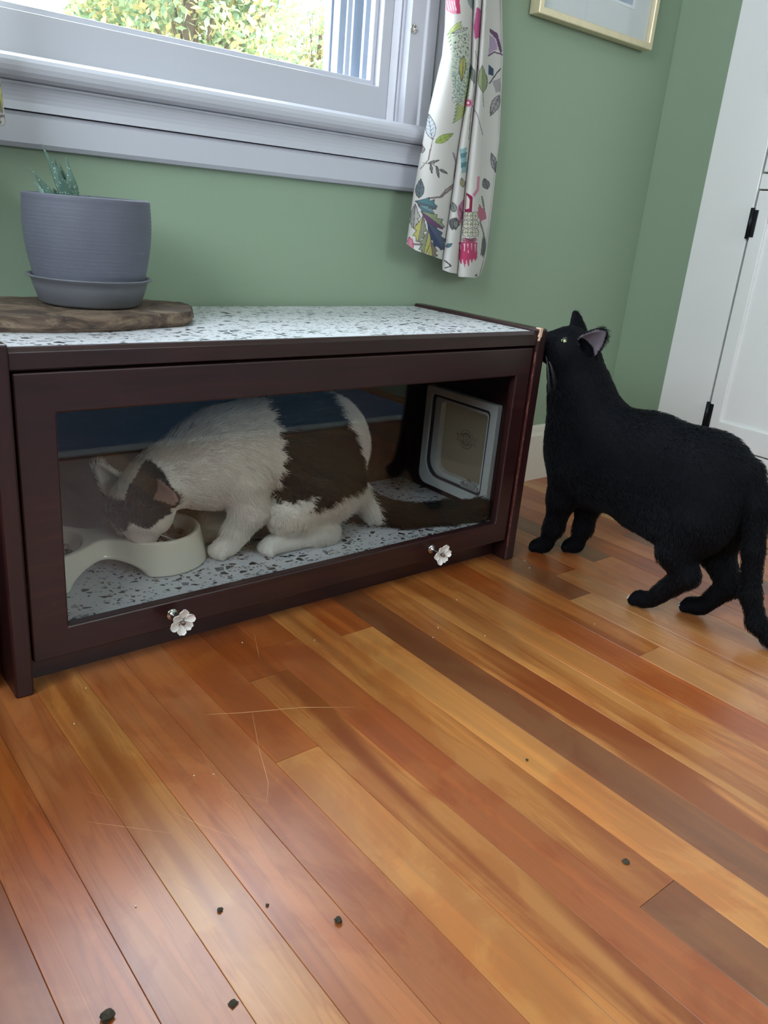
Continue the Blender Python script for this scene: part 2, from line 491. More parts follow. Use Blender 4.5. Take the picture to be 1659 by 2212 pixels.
# ---- signed distance modelling (for bodies and the feeding bowl)
def smin(a, b, k):
    h = np.clip(0.5 + 0.5 * (b - a) / k, 0, 1)
    return b * (1 - h) + a * h - k * h * (1 - h)
def sd_cone(P, a, b, ra, rb):
    a = np.array(a, np.float32); b = np.array(b, np.float32); ba = b - a
    t = np.clip(((P - a) @ ba) / max(float(ba @ ba), 1e-12), 0, 1)
    return np.linalg.norm(P - a - t[..., None] * ba, axis=-1) - (ra + (rb - ra) * t)
def sd_ell(P, c, r, axes=None):
    q = P - np.array(c, np.float32)
    if axes is not None: q = q @ np.array(axes, np.float32).T
    r = np.array(r, np.float32)
    k0 = np.linalg.norm(q / r, axis=-1); k1 = np.linalg.norm(q / (r * r), axis=-1)
    return k0 * (k0 - 1) / np.maximum(k1, 1e-6)
def sd_ear(P, base, tip, width, normal, thick):
    """flattened cone; returns outer shell solid and the hollow to cut away"""
    base = np.array(base, np.float32); tip = np.array(tip, np.float32)
    h = tip - base; L = np.linalg.norm(h); h = h / L
    n = np.array(normal, np.float32); n = n - h * (n @ h); n /= np.linalg.norm(n)
    w = np.cross(h, n)
    q = P - base
    t = np.clip((q @ h) / L, 0, 1)
    prof = np.sqrt(np.clip(1 - t ** 1.6, 0, 1)) * (1 - 0.25 * t)
    rad = 0.002 + width * prof
    def shell(shift, sc, flat):
        qw = q @ w; qn = (q @ n - shift) * flat; qh = q @ h - t * L
        return (np.sqrt(qw * qw + qn * qn + qh * qh) - rad * sc) / flat
    return shell(0.0, 1.0, thick), shell(width * 0.34, 0.80, thick * 0.92)
def surface_nets(f, lo, hi, h):
    lo = np.array(lo, np.float32); n = np.ceil((np.array(hi) - lo) / h).astype(int) + 1
    g = np.stack(np.meshgrid(*[lo[i] + h * np.arange(n[i], dtype=np.float32) for i in range(3)], indexing='ij'), -1)
    V = f(g.reshape(-1, 3)).reshape(n).astype(np.float32)
    s = V < 0
    cs = [s[dx:n[0] - 1 + dx, dy:n[1] - 1 + dy, dz:n[2] - 1 + dz] for dx in (0, 1) for dy in (0, 1) for dz in (0, 1)]
    cnt = sum(c.astype(np.int8) for c in cs)
    I = np.argwhere((cnt > 0) & (cnt < 8))
    corners = [np.array((dx, dy, dz)) for dx in (0, 1) for dy in (0, 1) for dz in (0, 1)]
    vals = [V[tuple((I + c).T)] for c in corners]
    acc = np.zeros((len(I), 3)); num = np.zeros(len(I))
    for a in range(8):
        for b in range(a + 1, 8):
            if np.abs(corners[a] - corners[b]).sum() != 1: continue
            m = (vals[a] < 0) != (vals[b] < 0)
            t = np.where(m, vals[a] / np.where(m, vals[a] - vals[b], 1), 0)
            acc += np.where(m[:, None], corners[a] + t[:, None] * (corners[b] - corners[a]), 0); num += m
    verts = lo + h * (I + acc / num[:, None])
    idx = -np.ones(tuple(n - 1), np.int32); idx[tuple(I.T)] = np.arange(len(I))
    quads = []
    for ax in range(3):
        b, c = (ax + 1) % 3, (ax + 2) % 3
        sl0 = [slice(None)] * 3; sl1 = [slice(None)] * 3
        sl0[ax] = slice(0, n[ax] - 1); sl1[ax] = slice(1, n[ax])
        ch = s[tuple(sl0)] != s[tuple(sl1)]
        E = np.argwhere(ch)
        E = E[(E[:, b] > 0) & (E[:, c] > 0) & (E[:, b] < n[b] - 1) & (E[:, c] < n[c] - 1)]
        def cell(db, dc):
            q = E.copy(); q[:, b] += db; q[:, c] += dc
            return idx[tuple(q.T)]
        Q = np.stack([cell(-1, -1), cell(0, -1), cell(0, 0), cell(-1, 0)], 1)
        flip = ~s[tuple(E.T)]
        Q[flip] = Q[flip][:, ::-1]
        quads.append(Q)
    return verts, np.concatenate(quads)
def sdf_normals(f, P, e=0.0015):
    g = np.stack([f(P + d) - f(P - d) for d in (np.eye(3, dtype=np.float32) * e)], -1)
    return g / np.maximum(np.linalg.norm(g, axis=1, keepdims=True), 1e-9)
def make_fur(name, parent, verts, quads, f, tintf, flowf, lengthf, count, radius, mat, lift=0.45):
    v = verts
    tri = np.concatenate([quads[:, [0, 1, 2]], quads[:, [0, 2, 3]]])
    a = np.linalg.norm(np.cross(v[tri[:, 1]] - v[tri[:, 0]], v[tri[:, 2]] - v[tri[:, 0]]), axis=1)
    pick = RNG.choice(len(tri), count, p=a / a.sum())
    r1, r2 = RNG.random(count), RNG.random(count); sq = np.sqrt(r1)
    t = tri[pick]
    P = (v[t[:, 0]] * (1 - sq)[:, None] + v[t[:, 1]] * (sq * (1 - r2))[:, None] + v[t[:, 2]] * (sq * r2)[:, None]).astype(np.float32)
    N = sdf_normals(f, P)
    F = flowf(P) + RNG.normal(0, 0.22, (count, 3))
    Tn = F - N * (F * N).sum(1, keepdims=True)
    Tn /= np.maximum(np.linalg.norm(Tn, axis=1, keepdims=True), 1e-6)
    L = lengthf(P) * RNG.uniform(0.6, 1.25, count)
    keep = L > 0.0006
    P, N, Tn, L = P[keep], N[keep], Tn[keep], L[keep]
    n = len(P)
    lf = lift * RNG.uniform(0.6, 1.4, (n, 1))
    p0 = P - N * 0.0008
    p1 = P + (Tn * 0.33 + N * 0.33 * lf) * L[:, None]
    p2 = P + (Tn * 0.68 + N * 0.52 * lf) * L[:, None]
    p3 = P + (Tn * 1.0 + N * 0.56 * lf) * L[:, None]
    pts = np.stack([p0, p1, p2, p3], 1).reshape(-1, 3) - np.array(world_loc(parent))
    cu = bpy.data.hair_curves.new(name)
    cu.add_curves([4] * n)
    cu.attributes['position'].data.foreach_set('vector', pts.astype(np.float32).ravel())
    ra = cu.attributes.get('radius') or cu.attributes.new('radius', 'FLOAT', 'POINT')
    ra.data.foreach_set('value', np.tile(np.array([1.0, 0.9, 0.65, 0.15]) * radius, n).astype(np.float32))
    tc = cu.attributes.new('tint', 'FLOAT_COLOR', 'CURVE')
    col = tintf(P) * RNG.uniform(0.85, 1.15, (n, 1))
    tc.data.foreach_set('color', np.concatenate([col, np.ones((n, 1))], 1).astype(np.float32).ravel())
    cu.materials.append(M[mat])
    o = bpy.data.objects.new(name, cu)
    return link(o, parent)

# ================================================================== THE ROOM
# floor: base + individual planks
fl = box('floor', (XWEST, YS, -0.05), (XE, YW + 0.02, -0.012), 'soil')
tag(fl, 'varnished reddish gold wooden strip floor', kind='structure')
PW = 0.0632; PX0 = 0.003
def plank_mesh():
    bm = bmesh.new(); w = PW / 2 - 0.00012; c = 0.0005
    prof = [(-w, -0.012), (w, -0.012), (w, -c), (w - c, 0), (-w + c, 0), (-w, -c)]
    A = [bm.verts.new((x, -0.5, z)) for x, z in prof]; B = [bm.verts.new((x, 0.5, z)) for x, z in prof]
    bm.faces.new(A); bm.faces.new(B[::-1])
    for i in range(6): bm.faces.new((A[i], B[i], B[(i + 1) % 6], A[(i + 1) % 6]))
    bmesh.ops.recalc_face_normals(bm, faces=bm.faces)
    me = bpy.data.meshes.new('plank'); bm.to_mesh(me); bm.free(); me.materials.append(M['plank_wood']); return me
PM = plank_mesh()
GOLD = srgb(198, 136, 72); TAN = srgb(184, 120, 60); PINK = srgb(178, 108, 62); ORNG = srgb(166, 88, 36); RED = srgb(150, 78, 36); BRN = srgb(116, 70, 42); PALE = srgb(192, 138, 86)
known = {   # row: [(y end, tone, streak), ...] from the window wall towards the camera
    -3: [(-1.2, RED, 0.6)], -2: [(-1.1, ORNG, 0.8)], -1: [(-1.0, PINK, 0.7)],
    0: [(-1.2, GOLD, 0.75)], 1: [(-1.1, PINK, 0.6)], 2: [(-1.3, PINK, 0.4)],
    3: [(-0.291, ORNG, 0.3), (-1.25, GOLD, 0.15)], 4: [(-0.12, ORNG, 0.4), (-1.0, TAN, 0.95)], 5: [(-0.05, ORNG, 0.4), (-1.3, RED, 0.3)],
    6: [(-0.682, TAN, 0.7), (-1.5, BRN, 0.1)], 7: [(-0.08, ORNG, 0.5), (-1.2, GOLD, 0.2)], 8: [(-1.1, BRN, 0.2)], 9: [(-1.3, TAN, 1.0)],
    10: [(-1.2, GOLD, 0.7)], 11: [(-1.0, TAN, 0.9)], 12: [(-1.1, ORNG, 0.8)], 13: [(-0.378, TAN, 0.8), (-1.2, PALE, 0.15)],
    14: [(-0.186, BRN, 0.3), (-1.1, PALE, 0.8)], 15: [(-0.10, RED, 0.4), (-1.3, PALE, 0.3)], 16: [(-0.24, PINK, 0.3), (-1.2, PALE, 0.6)]}
_mean = np.mean([GOLD, TAN, PINK, ORNG, RED, BRN, PALE], 0)
known = {k: [(y, tuple(np.array(c) * 0.78 + _mean * 0.22), st) for y, c, st in v] for k, v in known.items()}
tones = [GOLD, TAN, PINK, ORNG, RED, BRN, PALE]
r_ = random.Random(11)
for k in range(int(math.floor((XWEST - PX0) / PW)), int(math.ceil((XE - PX0) / PW))):
    segs = list(known.get(k, []))
    ye = segs[-1][0] if segs else YW - r_.uniform(0.1, 0.9)
    if not segs: segs = [(ye, r_.choice(tones), r_.uniform(0.1, 0.8))]
    while ye > YS:
        ye = ye - r_.uniform(0.55, 1.1)
        if ye < YS + 0.2: ye = YS
        segs.append((max(ye, YS), r_.choice(tones), r_.uniform(0.1, 0.8)))
    y1 = YW
    x0 = max(PX0 + k * PW, XWEST); x1 = min(PX0 + (k + 1) * PW, XE)
    for ye, tone, streak in segs:
        o = bpy.data.objects.new('plank', PM)
        o.location = ((x0 + x1) / 2, (y1 + ye) / 2, 0.0); o.scale = ((x1 - x0) / PW, (y1 - ye) - 0.0006, 1)
        f = r_.uniform(0.94, 1.06)
        o.color = (tone[0] * f, tone[1] * f, tone[2] * f, streak)
        link(o, fl); y1 = ye

# walls
WX0, WX1, WZ0, WZ1 = -0.36, 0.845, 0.792, 2.02     # window opening
wn = ring_prism('wall_north', rect(XWEST - 0.1, -0.05, XE + 0.1, ZC), rect(WX0, WZ0, WX1, WZ1), 1, YW, YW + 0.16, 'wall_green')
tag(wn, 'sage green painted wall around the window', kind='structure')
we = box('wall_east', (XE, YS - 0.1, -0.05), (XE + 0.1, YW, ZC), 'wall_green'); tag(we, 'sage green side wall holding the white cupboard', kind='structure')
VY0, VY1, VZ0, VZ1 = -1.75, -0.25, 0.95, 2.20
ww = ring_prism('wall_west', rect(YS - 0.1, -0.05, YW, ZC), rect(VY0, VZ0, VY1, VZ1), 0, XWEST - 0.1, XWEST, 'wall_cream'); tag(ww, 'cream wall left of the window', kind='structure')
SX0, SX1, SZ0, SZ1 = 0.70, 1.50, 1.05, 1.95
wsouth = ring_prism('wall_south', rect(XWEST, -0.05, XE, ZC), rect(SX0, SZ0, SX1, SZ1), 1, YS - 0.14, YS, 'wall_cream')
tag(wsouth, 'cream wall across the room from the cabinet', kind='structure')
ce = box('ceiling', (XWEST - 0.1, YS - 0.14, ZC), (XE + 0.1, YW + 0.16, ZC + 0.08), 'ceiling_white'); tag(ce, 'plain white ceiling', kind='structure')

# baseboards
def baseboard(name, x0, x1):
    b = prism_pts(name, [(YW, 0.0), (YW - 0.016, 0.0), (YW - 0.016, 0.122), (YW - 0.012, 0.130), (YW - 0.010, 0.142), (YW - 0.004, 0.148), (YW, 0.148)], 0, x0, x1, 'baseboard_cream')
    return tag(b, 'cream painted baseboard under the green window wall', kind='structure')
baseboard('baseboard_north', XWEST, XE)
b = prism_pts('baseboard_east', [(XE, 0.0), (XE - 0.016, 0.0), (XE - 0.016, 0.122), (XE - 0.010, 0.142), (XE - 0.004, 0.148), (XE, 0.148)], 1, 0.188, YW - 0.017, 'baseboard_cream')
tag(b, 'cream baseboard beside the cupboard casing', kind='structure')

# ---- the window in the north wall
win = empty('window_1', (0.25, YW, WZ0)); tag(win, 'white painted sash window with deep sill', kind='structure')
box('jamb', (WX1 - 0.018, YW - 0.002, WZ0), (WX1 + 0.001, YW + 0.155, WZ1), 'trim_white_shaded', win, 0.002)
box('jamb', (WX0 - 0.001, YW - 0.002, WZ0), (WX0 + 0.018, YW + 0.155, WZ1), 'trim_white_shaded', win, 0.002)
# parting stop strip and casing to the right of the sash
prism_pts('stop_strip', [(WX1 - 0.030, YW + 0.034), (WX1 - 0.018, YW + 0.034), (WX1 - 0.018, YW + 0.002), (WX1 - 0.022, YW + 0.000), (WX1 - 0.030, YW + 0.012)], 2, WZ0, WZ1, 'trim_white_shaded', win, 0.001)
sc_ = at_y(885, 65, YW - 0.002)
sx, sz = WX1 - 0.006, float(sc_[2])
_s = lathe('screw_cup', [(0.0, 0.0), (0.0040, 0.0), (0.0062, 0.002), (0.0075, 0.0025), (0.0075, 0.0)], (0, 0, 0), 'chrome', win, 20)
_s.data.transform(Matrix.Translation(Vector((0.25, YW, WZ0)))); _s.data.transform(Matrix.Rotation(PI / 2, 4, 'X'))
_s.location = Vector((sx, YW - 0.0185, sz)) - Vector((0.25, YW, WZ0))
prism_pts('side_casing', [(WX1 - 0.012, YW - 0.018), (WX1 + 0.022, YW - 0.018), (WX1 + 0.026, YW - 0.022), (WX1 + 0.050, YW - 0.022), (WX1 + 0.054, YW - 0.018), (WX1 + 0.095, YW - 0.018), (WX1 + 0.098, YW), (WX1 - 0.012, YW)], 2, WZ0 + 0.004, WZ1 + 0.1, 'trim_white_shaded', win, 0.001)
prism_pts('side_casing', [(WX0 + 0.012, YW - 0.018), (WX0 - 0.095, YW - 0.018), (WX0 - 0.098, YW), (WX0 + 0.012, YW)], 2, WZ0 + 0.004, WZ1 + 0.1, 'trim_white_shaded', win, 0.001)
box('head_casing', (WX0 - 0.11, YW - 0.02, WZ1 - 0.01), (WX1 + 0.11, YW, WZ1 + 0.11), 'trim_white_shaded', win, 0.002)
# stool (deep rounded sill) and the stepped apron below it
nose = [(YW + 0.10, 0.786), (YW + 0.10, 0.800), (YW - 0.020, 0.800)] + [(YW - 0.020 - 0.020 * math.sin(a), 0.782 + 0.018 * math.cos(a)) for a in np.linspace(0.1, PI * 0.95, 9)] + [(YW - 0.018, 0.762), (YW, 0.762)]
prism_pts('stool', nose, 0, WX0 - 0.13, WX1 + 0.13, 'trim_white_shaded', win)
cove = [(YW, 0.764), (YW - 0.030, 0.764)] + [(YW - 0.030 + 0.010 * math.sin(a), 0.762 - 0.022 * (1 - math.cos(a)) / 1.0) for a in np.linspace(0.2, PI / 2, 6)] + [(YW - 0.021, 0.729), (YW, 0.729)]
prism_pts('apron', cove, 0, WX0 - 0.11, WX1 + 0.11, 'trim_white_shaded', win)
prism_pts('apron', [(YW, 0.7275), (YW - 0.014, 0.7275), (YW - 0.0165, 0.722), (YW - 0.0165, 0.687), (YW - 0.012, 0.681), (YW, 0.680)], 0, WX0 - 0.11, WX1 + 0.11, 'trim_white_shaded', win)
# lower sash
GX0, GX1, GZ0, GZ1 = WX0 + 0.066, WX1 - 0.054, 0.858, 1.40
sash = ring_prism('sash', rect(WX0 + 0.02, 0.8005, WX1 - 0.030, 1.44), rect(GX0, GZ0, GX1, GZ1), 1, YW + 0.012, YW + 0.048, 'trim_white_shaded', win, 0.002)
ring_prism('glazing_bead', rect(GX0, GZ0, GX1, GZ1), rect(GX0 + 0.010, GZ0 + 0.010, GX1 - 0.010, GZ1 - 0.010), 1, YW + 0.026, YW + 0.040, 'trim_white_shaded', sash, 0.002)
box('pane', (GX0 + 0.005, YW + 0.032, GZ0 + 0.005), (GX1 - 0.005, YW + 0.035, GZ1 - 0.005), 'window_glass', sash)
ring_prism('sash', rect(WX0 + 0.02, 1.41, WX1 - 0.020, 2.0), rect(GX0, 1.46, GX1, 1.95), 1, YW + 0.052, YW + 0.088, 'trim_white_shaded', win, 0.002)
box('pane', (GX0 - 0.005, YW + 0.068, 1.455), (GX1 + 0.005, YW + 0.071, 1.955), 'window_glass', win)
# outer frame with storm tracks on the right side, seen through the pane
stq = empty('storm_frame', (0, 0, 0), win); stq.location = (0, 0, 0)
for i, (x0, x1, y0, y1, m) in enumerate([(GX1 + 0.012, GX1 + 0.03, 0.050, 0.155, 'alu_blue'), (GX1 - 0.004, GX1 + 0.02, 0.062, 0.070, 'alu_blue'), (GX1 - 0.012, GX1 + 0.02, 0.088, 0.094, 'alu_blue'),
                                   (GX1 - 0.012, GX1 + 0.02, 0.108, 0.113, 'trim_white_shaded'), (GX1 - 0.016, GX1 + 0.02, 0.128, 0.150, 'alu_blue'), (GX1 - 0.020, GX1 + 0.02, 0.152, 0.172, 'alu_blue')]):
    o = box('storm_track', (x0, YW + y0, WZ0 + 0.004), (x1, YW + y1, WZ1), m, None, 0.001)
    o.parent = win; o.location = -Vector((0.25, YW, WZ0))
bpy.data.objects.remove(stq)
ls = box('latch_slide', (GX1 + 0.0085, YW + 0.0955, 0.868), (GX1 + 0.0118, YW + 0.1075, 0.905), 'plastic_grey', None); ls.parent = win; ls.location = -Vector((0.25, YW, WZ0))
o = box('outer_sill', (WX0, YW + 0.05, WZ0 - 0.01), (WX1, YW + 0.22, WZ0 + 0.010), 'alu_blue', win, 0.002)

# ---- unseen far window behind the viewer, supplies fill light
w2 = empty('fill_window_south', (1.10, YS, SZ0)); tag(w2, 'unseen white window across the room, supplying fill light', kind='structure')
ring_prism('casing', rect(SX0 - 0.09, SZ0 - 0.09, SX1 + 0.09, SZ1 + 0.09), rect(SX0, SZ0, SX1, SZ1), 1, YS, YS + 0.02, 'trim_white_shaded', w2, 0.002)
ring_prism('sash', rect(SX0, SZ0, SX1, SZ1), rect(SX0 + 0.05, SZ0 + 0.05, SX1 - 0.05, SZ1 - 0.05), 1, YS - 0.09, YS - 0.05, 'trim_white_shaded', w2, 0.002)
for xm in (1.10,): box('mullion', (xm - 0.03, YS - 0.09, SZ0 + 0.05), (xm + 0.03, YS - 0.05, SZ1 - 0.05), 'trim_white_shaded', w2, 0.002)

w3 = empty('fill_window_west', (XWEST, -1.0, VZ0)); tag(w3, 'unseen white window added in the cream side wall for fill light', kind='structure')  # unseen window, added to brighten the east wall
ring_prism('casing', rect(VY0 - 0.09, VZ0 - 0.09, VY1 + 0.09, VZ1 + 0.09), rect(VY0, VZ0, VY1, VZ1), 0, XWEST, XWEST + 0.02, 'trim_white_shaded', w3, 0.002)
ring_prism('sash', rect(VY0, VZ0, VY1, VZ1), rect(VY0 + 0.05, VZ0 + 0.05, VY1 - 0.05, VZ1 - 0.05), 0, XWEST - 0.09, XWEST - 0.05, 'trim_white_shaded', w3, 0.002)

# ---- built-in white cupboard on the east wall
cz = tag(empty('cupboard', (XE, 0.05, 0)), 'white painted built-in cupboard with black hinges in the side wall', 'cupboard')
XF = XE - 0.020
box('casing', (XE - 0.024, 0.050, 0.0), (XE, 0.188, ZC - 0.3), 'door_white', cz, 0.0025)
box('casing', (XE - 0.024, -0.62, 0.0), (XE, -0.48, ZC - 0.3), 'door_white', cz, 0.0025)
box('gap_backing', (XE - 0.004, -0.48, 0.0), (XE, 0.050, ZC - 0.3), 'pewter', cz)
box('bottom_rail', (XE - 0.022, -0.478, 0.0), (XE - 0.004, 0.048, 0.156), 'door_white', cz, 0.002)
box('middle_rail', (XE - 0.022, -0.478, 0.7605), (XE - 0.004, 0.049, 0.7935), 'door_white', cz, 0.002)
def shaker(zlo, zhi):
    y0, y1 = -0.474, 0.0445
    d = ring_prism('door', rect(y0, zlo, y1, zhi), rect(y0 + 0.045, zlo + 0.058, y1 - 0.034, zhi - 0.058), 0, XE - 0.026, XE - 0.006, 'door_white', cz, 0.0018)
    box('panel', (XE - 0.018, y0 + 0.04, zlo + 0.05), (XE - 0.010, y1 - 0.030, zhi - 0.05), 'door_white', d)
    for zz in (zlo + (0.066 if zlo < 0.5 else 0.20), zhi - 0.072):
        hg = tube('hinge', [(XE - 0.030, 0.0475, zz - 0.034), (XE - 0.030, 0.0475, zz + 0.034)], 0.0048, 'black_metal', d, 12)
        box('hinge', (XE - 0.0285, 0.034, zz - 0.030), (XE - 0.0262, 0.0475, zz + 0.030), 'black_metal', d, 0.0006)
    return d
shaker(0.160, 0.757); shaker(0.797, 1.9)

# ---- framed picture
px0, px1, pz0, pz1 = 1.160, 1.564, 1.046, 1.56
pic = tag(empty('framed_picture', (1.36, YW, pz0)), 'pale gold framed picture with a white mat hanging on the green wall', 'picture')
ring_prism('frame', rect(px0, pz0, px1, pz1), rect(px0 + 0.014, pz0 + 0.014, px1 - 0.014, pz1 - 0.014), 1, YW - 0.030, YW - 0.002, 'gold_frame', pic, 0.002)
ring_prism('mat_board', rect(px0 + 0.012, pz0 + 0.012, px1 - 0.012, pz1 - 0.012), rect(px0 + 0.078, pz0 + 0.075, px1 - 0.078, pz1 - 0.075), 1, YW - 0.016, YW - 0.013, 'mat_board', pic)
ring_prism('mat_bevel', rect(px0 + 0.074, pz0 + 0.071, px1 - 0.074, pz1 - 0.071), rect(px0 + 0.080, pz0 + 0.077, px1 - 0.080, pz1 - 0.077), 1, YW - 0.0168, YW - 0.0125, 'mat_core', pic)
box('print', (px0 + 0.07, YW - 0.012, pz0 + 0.07), (px1 - 0.07, YW - 0.011, pz1 - 0.07), 'art_print', pic)
box('glazing', (px0 + 0.010, YW - 0.021, pz0 + 0.010), (px1 - 0.010, YW - 0.0195, pz1 - 0.010), 'window_glass', pic)

# ---- rug behind the viewer, seen mirrored in the cabinet glass
rug = tag(empty('area_rug', (0.5, -1.6, 0)), 'blue grey marbled rug with a pale edge, mirrored in the cabinet glass', 'rug')
box('pile', (-0.6, -2.35, 0.0005), (1.60, -0.985, 0.008), 'rug_pile', rug, 0.002)
box('border', (-0.6, -0.985, 0.0005), (1.60, -0.945, 0.0085), 'rug_edge', rug, 0.002)

# ---- unseen chair added left of the viewer to shade the cabinet's left end
paint('upholstery', srgb(62, 50, 48), 0.9, 0.08, 60, 0.5, 300)
ac = tag(empty('shade_chair', (-1.0, -0.95, 0)), 'unseen dark chair added left of the viewer to block light', 'shade_chair')
for nm, lo, hi in (('seat', (-1.30, -1.22, 0.20), (-0.66, -0.62, 0.40)), ('seat_cushion', (-1.24, -1.20, 0.40), (-0.64, -0.64, 0.52)), ('backrest', (-1.44, -1.36, 0.20), (-1.22, -0.48, 1.02)), ('armrest', (-1.36, -0.62, 0.12), (-0.62, -0.46, 0.66)), ('armrest', (-1.36, -1.38, 0.12), (-0.62, -1.22, 0.66))):
    box(nm, lo, hi, 'upholstery', ac, 0.03, 4)
for x in (-1.32, -0.70):
    for y in (-1.30, -0.54): tube('leg', [(x, y, 0.0003), (x, y, 0.13)], [0.016, 0.024], 'mahogany_z', ac, 12)

# ================================================================== THE CABINET
cab = tag(empty('media_cabinet', (W / 2, D / 2, 0)), 'low dark mahogany cabinet with glass drop door and terrazzo top', 'cabinet')
ZT = 0.456
FY0, FY1, FZ0, FZ1 = 0.062, 0.268, 0.092, 0.306      # cat flap outer frame
o = box('side_panel', (-T, 0.0, 0.0), (0.0, D, H), 'mahogany_z', cab, 0.003)
o = ring_prism('side_panel', rect(0.0, 0.0, D, H), rect(0.080, 0.112, 0.250, 0.290), 0, W, W + T, 'mahogany_z', cab, 0.003)
box('worn_edge', (W - 0.0004, -0.0003, 0.030), (W + 0.0016, 0.003, 0.420), 'mahogany_worn_edge', o, 0.0006)
bm = bmesh.new()
for q in [((W + 0.001, -0.0012, 0.447), (W + 0.009, 0.010, 0.4638)), ((W + 0.002, -0.0016, 0.440), (W + 0.006, 0.004, 0.455)), ((W + 0.006, 0.002, 0.455), (W + 0.013, 0.016, 0.4632))]: add_box(bm, *q)
bmesh.ops.rotate(bm, verts=bm.verts, cent=(W + 0.006, 0.004, 0.455), matrix=Matrix.Rotation(0.12, 3, 'Y'))
obj_bm('chipped_corner', bm, 'raw_wood', o, bevel=0.0008, seg=1)
tag(o, 'right side panel with worn edge')
box('top_board', (0.0, 0.006, 0.436), (W, D, ZT - 0.0015), 'mahogany_x', cab, 0.001)
box('top_lining', (0.0015, 0.0125, ZT - 0.002), (W - 0.0015, D - 0.001, ZT), 'terrazzo', cab)
prism_pts('front_rail', [(0.003, 0.432), (0.0135, 0.432), (0.0135, ZT + 0.0012), (0.0075, ZT + 0.0012), (0.0035, ZT - 0.004)], 0, 0.0, W, 'mahogany_x', cab, 0.0008)
box('bottom_board', (0.0, 0.024, 0.050), (W, D, ZF - 0.0015), 'mahogany_x', cab, 0.001)
box('floor_lining', (0.0, 0.0225, ZF - 0.002), (W, D - 0.012, ZF), 'terrazzo', cab)
box('back_panel', (0.0, D - 0.011, 0.05), (W, D - 0.002, 0.437), 'mahogany_x', cab)
box('toe_kick', (0.0, 0.040, 0.0), (W, 0.055, 0.052), 'mahogany_x', cab)
# drop door with glass
DY0, DY1 = 0.005, 0.0215
door = ring_prism('door', rect(0.003, 0.044, W - 0.003, 0.4275), rect(0.0505, 0.0865, 0.8735, 0.377), 1, DY0, DY1, 'mahogany_x', cab, 0.0022)
box('glass_pane', (0.0480, 0.0155, 0.0845), (0.8760, 0.0185, 0.3795), 'cabinet_glass', door)
# flower knobs
def knob(cx, cz, fx, fz, rot):
    st = tube('knob', [(cx, DY0, cz), (cx, DY0 - 0.002, cz), (cx, DY0 - 0.0021, cz), (cx, DY0 - 0.006, cz), (cx + (fx - cx) * .5, DY0 - 0.012, cz), (fx, -0.020, fz), (fx, -0.024, fz)],
              [0.0085, 0.0085, 0.0075, 0.0048, 0.0035, 0.0055, 0.0035], 'chrome', cab, 20)
    verts, faces = [], []
    for p in range(6):
        a0 = rot + p * PI / 3
        nu, nv = 8, 7
        base = len(verts)
        for side in (0, 1):
            for i in range(nu):
                s = i / (nu - 1); r = 0.003 + 0.0165 * s * (1.0 + 0.07 * math.sin(p * 2.3))
                hw = (0.30 + 0.62 * math.sin(PI * min(1, s * 0.80) ** 0.9)) * 0.57
                if s > 0.8: hw *= 1 - 0.45 * ((s - 0.8) / 0.2) ** 2
                for j in range(nv):
                    v = -1 + 2 * j / (nv - 1); ang = a0 + v * hw
                    rr = r - 0.0022 * (1 - abs(v) * 1.5) * max(0, s - 0.55) if abs(v) < 0.6 else r * (1 - 0.05 * abs(v))
                    y = -0.0048 * s ** 1.5 - 0.0022 * (v * v - 0.4) * s + (0.0016 if p % 2 else 0)
                    verts.append((fx + rr * math.cos(ang), -0.025 + y + side * 0.0022, fz + rr * math.sin(ang)))
        n1 = nu * nv
        for i in range(nu - 1):
            for j in range(nv - 1):
                a = base + i * nv + j
                faces.append((a, a + 1, a + nv + 1, a + nv)); faces.append((a + n1, a + n1 + nv, a + n1 + nv + 1, a + n1 + 1))
        per = [(i, 0) for i in range(nu)] + [(nu - 1, j) for j in range(1, nv)] + [(i, nv - 1) for i in range(nu - 2, -1, -1)] + [(0, j) for j in range(nv - 2, 0, -1)]
        for q in range(len(per)):
            a = base + per[q][0] * nv + per[q][1]; b = base + per[(q + 1) % len(per)][0] * nv + per[(q + 1) % len(per)][1]
            faces.append((a, a + n1, b + n1, b))
    pe = mesh_np('petals', verts, faces, 'ceramic_white', st)
    md = pe.modifiers.new('sub', 'SUBSURF'); md.levels = 1; md.render_levels = 1
    c = lathe('center_screw', [(0.0, 0.003), (0.002, 0.0028), (0.0034, 0.0015), (0.0036, -0.002)], (0, 0, 0), 'pewter', st, 16)
    wl = world_loc(st); c.data.transform(Matrix.Translation(wl)); c.data.transform(Matrix.Rotation(PI / 2, 4, 'X')); c.location = Vector((fx, -0.0285, fz)) - wl
    return st
tag(knob(0.197, 0.066, 0.1985, 0.0665, 0.35), 'white ceramic flower knob nearer the left end')
tag(knob(0.7065, 0.066, 0.7055, 0.0665, 0.05), 'white ceramic flower knob nearer the cat flap')
# cat flap in the right side panel
flap = ring_prism('cat_flap', rrect(FY0, FZ0, FY1, FZ1, (0.008, 0.024, 0.006, 0.004)), rrect(0.080, 0.112, 0.250, 0.290, (0.012, 0.038, 0.008, 0.008)), 0, W - 0.014, W - 0.0002, 'plastic_white', cab, 0.002)
tag(flap, 'white plastic cat flap')
ring_prism('track_groove', rrect(0.0795, 0.1115, 0.2505, 0.2905, (0.012, 0.038, 0.008, 0.008)), rrect(0.085, 0.117, 0.2445, 0.285, (0.010, 0.036, 0.008, 0.008)), 0, W - 0.010, W + T - 0.001, 'track_dark', flap)
ring_prism('tunnel', rrect(0.0845, 0.1165, 0.245, 0.2855, (0.010, 0.036, 0.008, 0.008)), rrect(0.0925, 0.1285, 0.226, 0.278, (0.008, 0.030, 0.008, 0.006)), 0, W - 0.006, W + 0.030, 'plastic_white', flap, 0.001)
